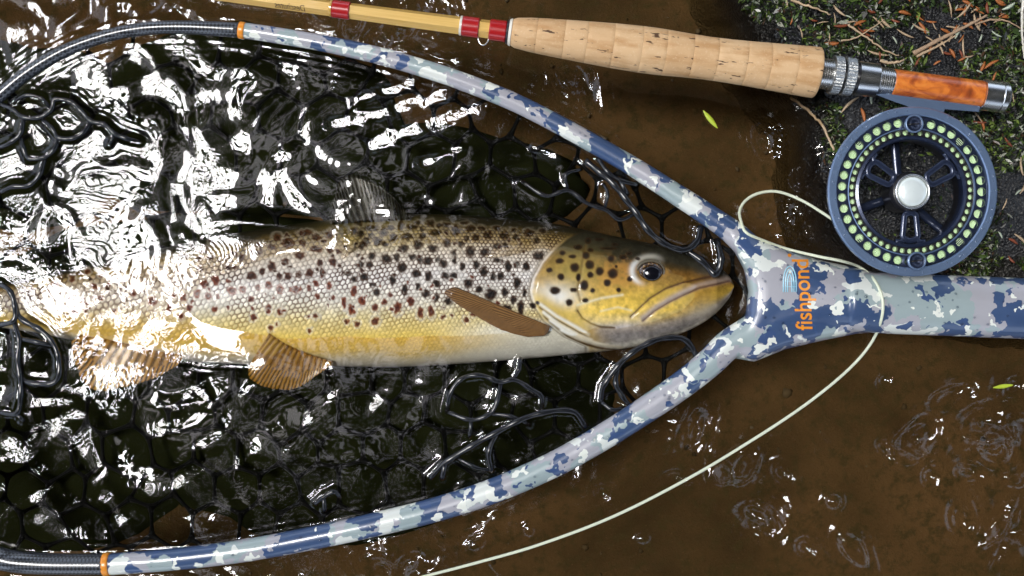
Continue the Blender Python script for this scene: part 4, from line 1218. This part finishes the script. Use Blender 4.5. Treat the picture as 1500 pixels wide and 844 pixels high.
def build_rod():
    root = thing('fly_rod', P(1250, 110, 0.0), 'bamboo fly rod with cork grip, red silk wraps and burl wood reel seat', 'fishing rod')
    A0 = rod_pt(200)
    def turn(name, prof, mat, seg=40, parent=root, smooth=True):
        return mk(name, *lathe(A0, RD, [(rl(x), rpx(r)) for x, r in prof], seg, crisp=(name != 'cork_ring')), mat, parent, smooth)
    blank = turn('blank', [(-1500, 4.6), (120, 9.2), (330, 10.4), (500, 11.6), (690, 13.2), (748, 13.6)], M['bamboo'], 6, smooth=False)
    for x0, x1, r in ((487, 513, 12.9), (677, 702, 14.6), (717, 742, 15.4)):
        turn('silk_wrap', [(x0, r - .9), (x0 + 1.5, r), (x1 - 1.5, r + .2), (x1, r - .7)], M['red'], 28)
    turn('gold_tipping', [(673.5, 13.4), (674, 14.2), (676.8, 14.4), (677, 13.4)], M['white'], 28)
    turn('gold_tipping', [(483.5, 12.0), (484, 12.6), (486.8, 12.7), (487, 12.0)], M['goldwrap'], 28)
    turn('winding_check', [(742, 13), (742.2, 17.5), (744, 18.2), (745, 18.0)], M['blackm'], 32)
    turn('winding_check', [(745.2, 16), (745.4, 18.6), (749, 20.4), (750, 19)], M['white'], 32)
    # hook keeper
    c = rod_pt(710); side = np.array([RD[1], -RD[0], 0])
    path = [c + RD * rpx(7.5 * math.cos(q)) + side * (rpx(13) + rpx(11) * math.sin(q)) for q in np.linspace(math.pi, 0, 14)]
    mk('hook_keeper', *tube(path, rpx(1.2), 8), M['nickel'], root)
    # cork grip made of turned rings
    prof = np.array([(750, 19.5), (756, 21.8), (775, 24.4), (800, 26.5), (850, 29.6), (900, 32.4), (940, 33.6), (970, 33.4), (1005, 31.8), (1035, 31.0), (1065, 31.4), (1100, 32.6), (1150, 35), (1180, 36.6), (1196, 37.0)])
    grip = bpy.data.objects.new('cork_grip', None); COL.objects.link(grip); grip.parent = root; ORIG[grip] = ORIG[root]
    cuts = 750 + 447 * np.cumsum([0] + [36, 40, 33, 38, 41, 35, 39, 36, 42, 34, 38, 35]) / 447.0
    for i in range(12):
        a, b = cuts[i], cuts[i + 1]
        xs = np.linspace(a, b, 7)
        rr = np.interp(xs, prof[:, 0], prof[:, 1])
        pr = [(xs[0], rr[0] - .3)] + [(xs[0] + .5, rr[0])] + [(x, r) for x, r in zip(xs[1:-1], rr[1:-1])] + [(xs[-1] - .5, rr[-1])] + [(xs[-1], rr[-1] - .3)]
        if i == 11: pr = pr[:-2] + [(xs[-1] - 1.5, rr[-1]), (xs[-1], rr[-1] - 1.6)]
        turn('cork_ring', pr, M['cork'], 56, grip)
    # reel seat hardware
    def threads(x0, x1, r, p, name):
        pr = [(x0, r - 1.5)]; x = x0
        while x + p <= x1:
            pr += [(x + .15 * p, r), (x + .5 * p, r), (x + .65 * p, r - 1.6), (x + .95 * p, r - 1.6)]; x += p
        pr.append((x1, r - 1.5))
        return turn(name, pr, M['nickel'], 40)
    threads(1197.5, 1222, 22.5, 3.2, 'threaded_barrel')
    def knurled(x0, x1, r, name):
        seg = 72
        an = np.arange(seg)
        vv, ff = lathe(A0, RD, [(rl(x0), rpx(r - 2)), (rl(x0 + 1), rpx(r)), (rl((x0+x1)/2), rpx(r)), (rl(x1 - 1), rpx(r)), (rl(x1), rpx(r - 2))], seg)
        cen = A0 + RD * 0
        for k in range(len(vv)):
            t = np.dot(vv[k] - A0, RD); ax = A0 + RD * t
            vv[k] = ax + (vv[k] - ax) * (1 + .018 * (1 if (k % seg) % 2 else -1))
        return mk(name, vv, ff, M['knurl'], root, smooth=False)
    knurled(1217, 1231, 27.5, 'locking_ring'); knurled(1234, 1249, 27.5, 'locking_ring')
    turn('threaded_barrel', [(1230, 21), (1235, 21)], M['blackm']); turn('spacer', [(1249, 23), (1253, 24)], M['blackm'])
    turn('sliding_hood', [(1253, 22), (1254, 25), (1283, 24.4), (1285, 22)], M['nickel'], 48)
    threads(1284, 1307, 20.6, 3.0, 'threaded_barrel')
    turn('wood_insert', [(1306.5, 19), (1307.5, 20), (1436, 20), (1437, 19)], M['burl'], 48)
    turn('butt_cap', [(1437, 20), (1437.6, 22.6), (1462, 22.4), (1463, 21.6), (1464, 22.6), (1471, 22.4), (1473.5, 20.5), (1474.5, 17)], M['nickel'], 48)
    # handwriting along the lower flat, upside down in the picture
    side_n = np.array([RD[1], -RD[0], 0])
    def on_blank(x_start, off):
        def fn(a, b):
            x = x_start - a; c = rod_pt(x); s_ = off - b
            r = np.interp(x, [330, 500, 690], [10.4, 11.6, 13.2]) * .866
            # lower upward-facing flat of the six-sided blank
            s_ = min(max(s_, 0), 10)
            z = RZ + rpx(r) + .00022
            q = c + side_n * rpx(s_); q[2] = RZ + rpx(np.interp(s_, [0, r * 1.155 * .5, r * 1.155], [r, r, 0])) + .00025
            return q
        return fn
    return root, blank, on_blank
ROD, BLANK, on_blank = build_rod()

# ------------------------------------------------------------------ fly reel
CX, CY = 1337.5, 280.5
ZF = 0.036                                        # top of the reel
def build_reel():
    root = thing('fly_reel', P(CX, CY, 0.010), 'blue-grey large-arbor fly reel with drilled spool and lime line', 'fishing reel')
    c0 = np.array(P(CX, CY, ZF)); c0[2] = 0
    q = lambda r: L(r, ZF)
    up = np.array([0, 0, 1.0])
    def turn(name, prof, mat, seg=96, parent=root, smooth=False, caps=False):
        return mk(name, *lathe(c0, up, [(z, q(r)) for r, z in prof], seg, caps), mat, parent, smooth)
    def closed(prof): return prof + [prof[0]]
    turn('cage_wall', closed([(107.8, .017), (107.8, ZF - .004), (109.5, ZF - .004), (109.5, .017)]), M['spool'])
    turn('rim', closed([(111.5, ZF - .0030), (111.5, ZF - .0006), (113, ZF), (122.6, ZF), (124.6, ZF - .0008), (124.0, ZF - .0035), (113, ZF - .0060)]), M['reel'])
    turn('rear_rim', closed([(92, .0145), (104, .0145), (106, .016), (106, .018), (102, .0195), (92, .0170)]), M['spool'])
    # pillars of the cage
    for k in range(4):
        a = R(45 + 90 * k)
        p = c0 + np.array([math.cos(a) * q(104), math.sin(a) * q(104), 0])
        mk('cage_pillar', *lathe(p, up, [(.017, q(5)), (ZF - .005, q(5))], 16), M['spool'], root)
    # drilled spool face
    def drilled(mb, rin, rout, n, rc, rh, z0, z1, ph=0.0, m=24):
        for s_ in range(n):
            tc = 2*math.pi*(s_ + ph)/n; b = math.pi/n
            o2, h2 = [], []
            for k in range(m):
                f_ = 2*math.pi*k/m
                dx = max(-1, min(1, math.sqrt(2)*math.cos(f_))); dy = max(-1, min(1, math.sqrt(2)*math.sin(f_)))
                r = rc + (dx*(rout-rc) if dx > 0 else dx*(rc-rin)); t_ = tc + b*dy
                o2.append((r*math.cos(t_), r*math.sin(t_)))
                hx, hy = rc + rh*math.cos(f_), rh*math.sin(f_)
                h2.append((hx*math.cos(tc) - hy*math.sin(tc), hx*math.sin(tc) + hy*math.cos(tc)))
            vv = []
            for z in (z1, z0):
                vv += [(c0[0] + q(x), c0[1] + q(y), z) for x, y in o2] + [(c0[0] + q(x), c0[1] + q(y), z) for x, y in h2]
            ff = []
            for k in range(m):
                w = (k+1) % m
                ff.append((k, w, m+w, m+k)); ff.append((2*m+k, 3*m+k, 3*m+w, 2*m+w)); ff.append((m+k, m+w, 3*m+w, 3*m+k))
            mb.add(vv, ff)
    mb = MB(); drilled(mb, 94, 110.5, 39, 102.6, 6.4, ZF - .0034, ZF - .0018); mb.build('drilled_ring', M['spool'], root, False)
    mb = MB(); drilled(mb, 82.5, 92.5, 50, 87.4, 3.9, ZF - .0046, ZF - .0026, .3); mb.build('drilled_ring', M['blackm'], root, False)
    turn('spool_lip', closed([(92.2, ZF - .0046), (92.2, ZF - .0020), (93, ZF - .0014), (94.2, ZF - .0018), (94.2, ZF - .0040)]), M['reel'])
    turn('spool_lip', closed([(76.5, ZF - .0080), (76.5, ZF - .0030), (78, ZF - .0022), (82, ZF - .0026), (82.8, ZF - .0036), (82.6, ZF - .0080)]), M['spool'])
    # lime line wound on the spool
    pr = [(80.5, .020), (80.5, ZF - .0058)]
    r = 80.5
    while r < 107:
        pr += [(r + .35, ZF - .0052), (r + 1.3, ZF - .0047), (r + 2.25, ZF - .0052), (r + 2.6, ZF - .0060)]; r += 2.6
    pr += [(107.4, .020)]
    turn('wound_line', pr, M['lineg'], 96, smooth=True)
    turn('arbor', closed([(79.6, .018), (79.6, ZF - .0060), (80.4, ZF - .0060), (80.4, .018)]), M['blackm'])
    # three slotted spokes
    for k, a in enumerate((R(148), R(32), R(270))):
        e = np.array([math.cos(a), math.sin(a)]); n_ = np.array([-e[1], e[0]])
        mbs = MB()
        r0, r1 = 31, 71
        w0, w1 = 10.5, 14.0
        pts = []
        for f_ in np.linspace(-math.pi/2, math.pi/2, 10): pts.append(e * (r1 - w1 * .5 + w1 * .55 * math.cos(f_)) + n_ * w1 * .82 * math.sin(f_))
        for f_ in np.linspace(math.pi/2, 3*math.pi/2, 10): pts.append(e * (r0 + w0 * .5 + w0 * .55 * math.cos(f_)) + n_ * w0 * .82 * math.sin(f_))
        path = [(c0[0] + q(p[0]), c0[1] + q(p[1]), ZF - .0040 - .0000) for p in pts]
        mbs.add(*tube(path, q(4.6), 12, flat=.7, closed=True))
        for sgn in (-1, 1):                          # flares into the ring
            fl = [e * 66 + n_ * sgn * 7, e * 73 + n_ * sgn * 13, e * 73 + n_ * sgn * 22, ]
            cur = catmull(np.array([(*fl[0], 0), (*fl[1], 0), (*fl[2], 0)]), 8)
            mbs.add(*tube([(c0[0] + q(p[0]), c0[1] + q(p[1]), ZF - .0044) for p in cur], q(4.2), 8))
        mbs.build('spoke', M['spool'], root)
    # rear spider seen through the openings
    for a in (R(95), R(200), R(320)):
        e = np.array([math.cos(a), math.sin(a)])
        path = [(c0[0] + q(e[0]*r_), c0[1] + q(e[1]*r_), .016) for r_ in np.linspace(22, 98, 8)]
        mk('rear_spoke', *tube(path, q(7), 8, flat=.5), M['spool'], root)
    turn('hub', closed([(8, .014), (27, .014), (30, ZF - .0075), (30, ZF - .0045), (27.5, ZF - .0022), (8, ZF - .0022)]), M['blackm'], 64)
    turn('hub_ring', closed([(22.2, ZF - .0025), (22.6, ZF - .0004), (23.6, ZF + .0002), (25.6, ZF - .0002), (26.4, ZF - .0022)]), M['nickel'], 64, smooth=True)
    turn('hub_cap', [(21.6, ZF - .0026), (21.6, ZF - .0008), (20.5, ZF - .0002), (15, ZF + .0004), (8, ZF + .0007), (.2, ZF + .0008)], M['chrome'], 64, smooth=True)
    # knob and balance weight
    for (x, y), nm in (((CX - 1, CY - 98), 'balance_weight'), ((CX + 3, CY + 102), 'winding_knob')):
        p = np.array(P(x, y, ZF)); p[2] = 0
        kn = mk(nm, *lathe(p, up, [(ZF - .0034, q(11.5)), (ZF + .0022, q(11.8)), (ZF + .0028, q(11)), (ZF + .0022, q(9.6)), (ZF + .0012, q(9.2))], 40), M['spool'], root)
        mk('collar', *lathe(p, up, [(ZF - .0005, q(11.9)), (ZF + .0026, q(13.6)), (ZF + .0032, q(12.8)), (ZF + .0030, q(11.0))], 40, caps=False), M['reel'], kn)
        sl = [(p[0] + t_, p[1] + t_ * .1, ZF + .0014) for t_ in np.linspace(-q(8), q(8), 4)]
        mk('screw_slot', *tube(sl, q(1.2), 6), M['blackm'], kn)
    # foot that clamps under the rod seat
    ft = MB()
    ft.add(*prism([(1281, 138), (1300, 137), (1436, 155), (1434, 164), (1384, 160), (1380, 174), (1324, 170), (1330, 156), (1312, 150)], .0235, .0295, .8))
    ft.build('foot', M['reel'], root, False)
    # beads of water standing on the rim
    rg = np.random.default_rng(3); dr = MB()
    for k in range(58):
        a = rg.uniform(0, 2*math.pi); r_ = rg.uniform(113.5, 122); s_ = rg.uniform(.7, 2.0) * (1.6 if rg.uniform() < .15 else 1)
        cc = (c0[0] + q(r_*math.cos(a)), c0[1] + q(r_*math.sin(a)), ZF)
        vv = [(cc[0], cc[1], cc[2] + q(s_) * .7)]
        for th, kk in ((.8, .55), (1.0, .0)):
            vv += [(cc[0] + q(s_*th)*math.cos(f_), cc[1] + q(s_*th)*math.sin(f_), cc[2] + q(s_)*.7*kk) for f_ in np.linspace(0, 2*math.pi, 10, endpoint=False)]
        ff = [(0, 1 + k_, 1 + (k_+1) % 10) for k_ in range(10)] + [(1 + k_, 11 + k_, 11 + (k_+1) % 10, 1 + (k_+1) % 10) for k_ in range(10)]
        dr.add(vv, ff)
    t = NT('water_bead'); t.set(Base_Color=(.10, .15, .24), Roughness=.03, Coat_Weight=1.0); t.put(t.b.inputs['Specular IOR Level'], .8)
    o = dr.build('water_beads', t.m, root); tag(o, kind='stuff')
build_reel()

# ------------------------------------------------------------------ fly line, from the reel over the yoke and away
def build_line():
    a = [(1232, 330, .030), (1205, 312, .016), (1175, 294, .004), (1140, 281, .0012), (1112, 283, .0010), (1092, 294, .0012), (1083, 310, .003), (1086, 326, .007)]
    b = [(1092, 340, None), (1112, 350, None), (1150, 364, None), (1200, 376, None), (1235, 383, None), (1262, 393, None), (1282, 412, None), (1293, 440, None), (1291, 468, None)]
    pts = []
    for x, y, z in a + b:
        if z is None: z = surf(x, y, .0008)
        pts.append((x, y, z))
    pts += [(1280, 496, .004), (1258, 526, .0014), (1222, 560, .0010), (1170, 600, .0010), (1100, 646, .0010), (1010, 700, .0010), (900, 756, .0010), (790, 798, .0010), (700, 824, .0010), (620, 845, .0010), (520, 872, .0010), (300, 925, .001), (0, 985, .001), (-400, 1030, .001)]
    p = catmull(pts, 340)
    tag(mk('fly_line', *tube(PA(p[:, 0], p[:, 1], p[:, 2]), L(2.2), 8), M['linep'], origin=P(1290, 450, 0)), 'thin pale yellow-green fly line curving over the net handle and across the water', 'fishing line')
build_line()

# ------------------------------------------------------------------ writing on the rod
word('Deschutes', 'handwriting', M['ink'], BLANK, on_blank(449, 10.5), 44, shear=.15)
#@@DEBRIS
# ------------------------------------------------------------------ litter on the boulder and the water
def build_litter():
    rg = np.random.default_rng(77)
    def needle_mesh(mat, w=.5):
        # a flat, slightly bent leaf-shaped needle of unit length along x
        n = 7; v = []
        for i in range(n):
            t = i / (n - 1); ww = w * .09 * math.sin(math.pi * (.12 + .8 * t)); b = .06 * math.sin(math.pi * t)
            for dy, dz in ((-ww, 0), (0, ww * .7), (ww, 0), (0, -ww * .5)): v.append((t - .5, dy + b, dz))
        f = []
        for i in range(n - 1):
            for k in range(4):
                q = (k + 1) % 4
                f.append((i*4 + k, i*4 + q, (i+1)*4 + q, (i+1)*4 + k))
        f += [(3, 2, 1, 0), tuple((n-1)*4 + k for k in range(4))]
        m = bpy.data.meshes.new('needle'); m.from_pydata(v, [], f); m.materials.append(mat)
        m.polygons.foreach_set('use_smooth', np.full(len(m.polygons), True))
        return m
    kinds = [('needle_o', 1.5, 'orange-brown dry needle on the mossy boulder', 'orange needles on the boulder'), ('needle_t', .8, 'thin tan dry needle on the mossy boulder', 'tan needles on the boulder'),
             ('needle_r', 1.6, 'dark russet needle on the mossy boulder', 'russet needles on the boulder'), ('needle_g', 1.3, 'pale green-white needle on the mossy boulder', 'pale needles on the boulder')]
    meshes = [needle_mesh(M[k[0]], k[1]) for k in kinds]
    count = 0
    while count < 105:
        px, py = rg.uniform(1150, 1500), rg.uniform(-5, 400)
        if py > 215 and px < 1455: continue
        if rg.uniform() > (1.0 if py < 130 else .45): continue
        if 1190 < px < 1480 and abs(py - (47 + .1325 * (px - 746))) < 26: continue
        if math.hypot(px - CX, py - CY) < 130: continue
        z = float(rock_h(np.array(px), np.array(py)))
        if z < -.001: continue
        k = rg.choice(4, p=[.26, .42, .16, .16])
        o = bpy.data.objects.new('conifer_needle', meshes[k]); COL.objects.link(o)
        ln = rg.uniform(.004, .0085) if k != 1 else rg.uniform(.005, .012)
        o.location = P(px, py, z + .0021); o.scale = (ln, ln * rg.uniform(.8, 1.3), ln)
        o.rotation_euler = (rg.uniform(-.5, .5), rg.uniform(-.25, .25), rg.uniform(0, 6.28))
        tag(o, kinds[k][2], 'needle', kinds[k][3]); count += 1
    def stick(name, pts, r, mat, label, cat, lift=.0026, taper=.5):
        pp = catmull([(a, b) for a, b in pts], 24)
        z = rock_h(pp[:, 0], pp[:, 1]) + lift
        z = np.maximum(z, np.convolve(np.pad(z, 4, mode='edge'), np.ones(9) / 9, 'valid'))
        n = vnoise(np.arange(24) * .9, np.zeros(24) + len(label), 120)
        o = mk(name, *tube(PA(pp[:, 0] + n, pp[:, 1] - n, z), r * S * np.linspace(1, taper, 24) * (1 + .2 * n), 8), mat, origin=P(pts[0][0], pts[0][1], float(z[0])))
        tag(o, label, cat)
    stick('twig', [(1337, 79), (1372, 60), (1410, 41), (1446, 22)], 3.6, M['twig'], 'thickest brown twig, slanting across the moss above the reel seat', 'twig', .0034)
    stick('twig', [(1342, 83), (1375, 67), (1400, 52)], 2.2, M['needle_t'], 'thin tan twig lying alongside the thickest twig', 'twig', .0030)
    stick('twig', [(1242, 36), (1268, 54), (1296, 74), (1316, 82)], 1.7, M['needle_t'], 'thin straight tan stem crossing the moss above the locking rings', 'twig', .0034)
    stick('twig', [(1232, 60), (1252, 56), (1276, 42), (1296, 28)], 1.4, M['needle_t'], 'thin tan stem crossing another stem above the sliding hood', 'twig', .0030)
    stick('twig', [(1158, 0), (1185, 9), (1206, 16), (1216, 22)], 2.2, M['needle_t'], 'pale broken stem at the top edge above the cork grip', 'twig')
    stick('twig', [(1428, 36), (1452, 29), (1478, 32), (1500, 44)], 1.6, M['twig'], 'thin curved stem at the upper right corner of the boulder', 'twig')
    stick('twig', [(1158, 143), (1176, 156), (1194, 172), (1206, 186), (1214, 202), (1222, 220)], 2.2, M['needle_t'], 'pale rootlet running from under the cork grip to the reel', 'rootlet', .004, .8)
    stick('twig', [(1290, 88), (1302, 92), (1316, 91), (1324, 88)], 2.6, M['needle_t'], 'short pale curled stem right above the burl wood', 'twig')
    stick('twig', [(1499, -6), (1497, 30), (1498, 62), (1500, 86)], 2.4, M['white'], 'bleached upright stem at the right edge of the picture', 'twig')
    def leaf(a, b, w, label):
        a = np.array(a, float); b = np.array(b, float); d = b - a; n = np.array([-d[1], d[0]]) / np.linalg.norm(d)
        v = []; f = []
        m = 9
        for i in range(m):
            t = i / (m - 1); c = a + d * t; ww = w * math.sin(math.pi * (.06 + .88 * t))
            for s_, z in ((-1, .0016), (0, .0010), (1, .0016)):
                q = c + n * ww * s_; v.append(P(q[0], q[1], z + .0004 * math.sin(3 * t)))
            q = c; v.append(P(q[0], q[1], .0004))
        for i in range(m - 1):
            for k, l in ((0, 1), (1, 2), (2, 3), (3, 0)): f.append((i*4 + k, i*4 + l, i*4 + 4 + l, i*4 + 4 + k))
        f += [(3, 2, 1, 0), tuple((m-1)*4 + k for k in range(4))]
        tag(mk('floating_leaf', v, f, M['sprig'], origin=P(a[0], a[1], 0)), label, 'leaf')
    leaf((1030, 162), (1051, 188), 3.6, 'slim yellow-green leaf floating between the cork grip and the net')
    leaf((1455, 568), (1484, 564), 3.0, 'small yellow-green leaf floating below the net handle')
build_litter()
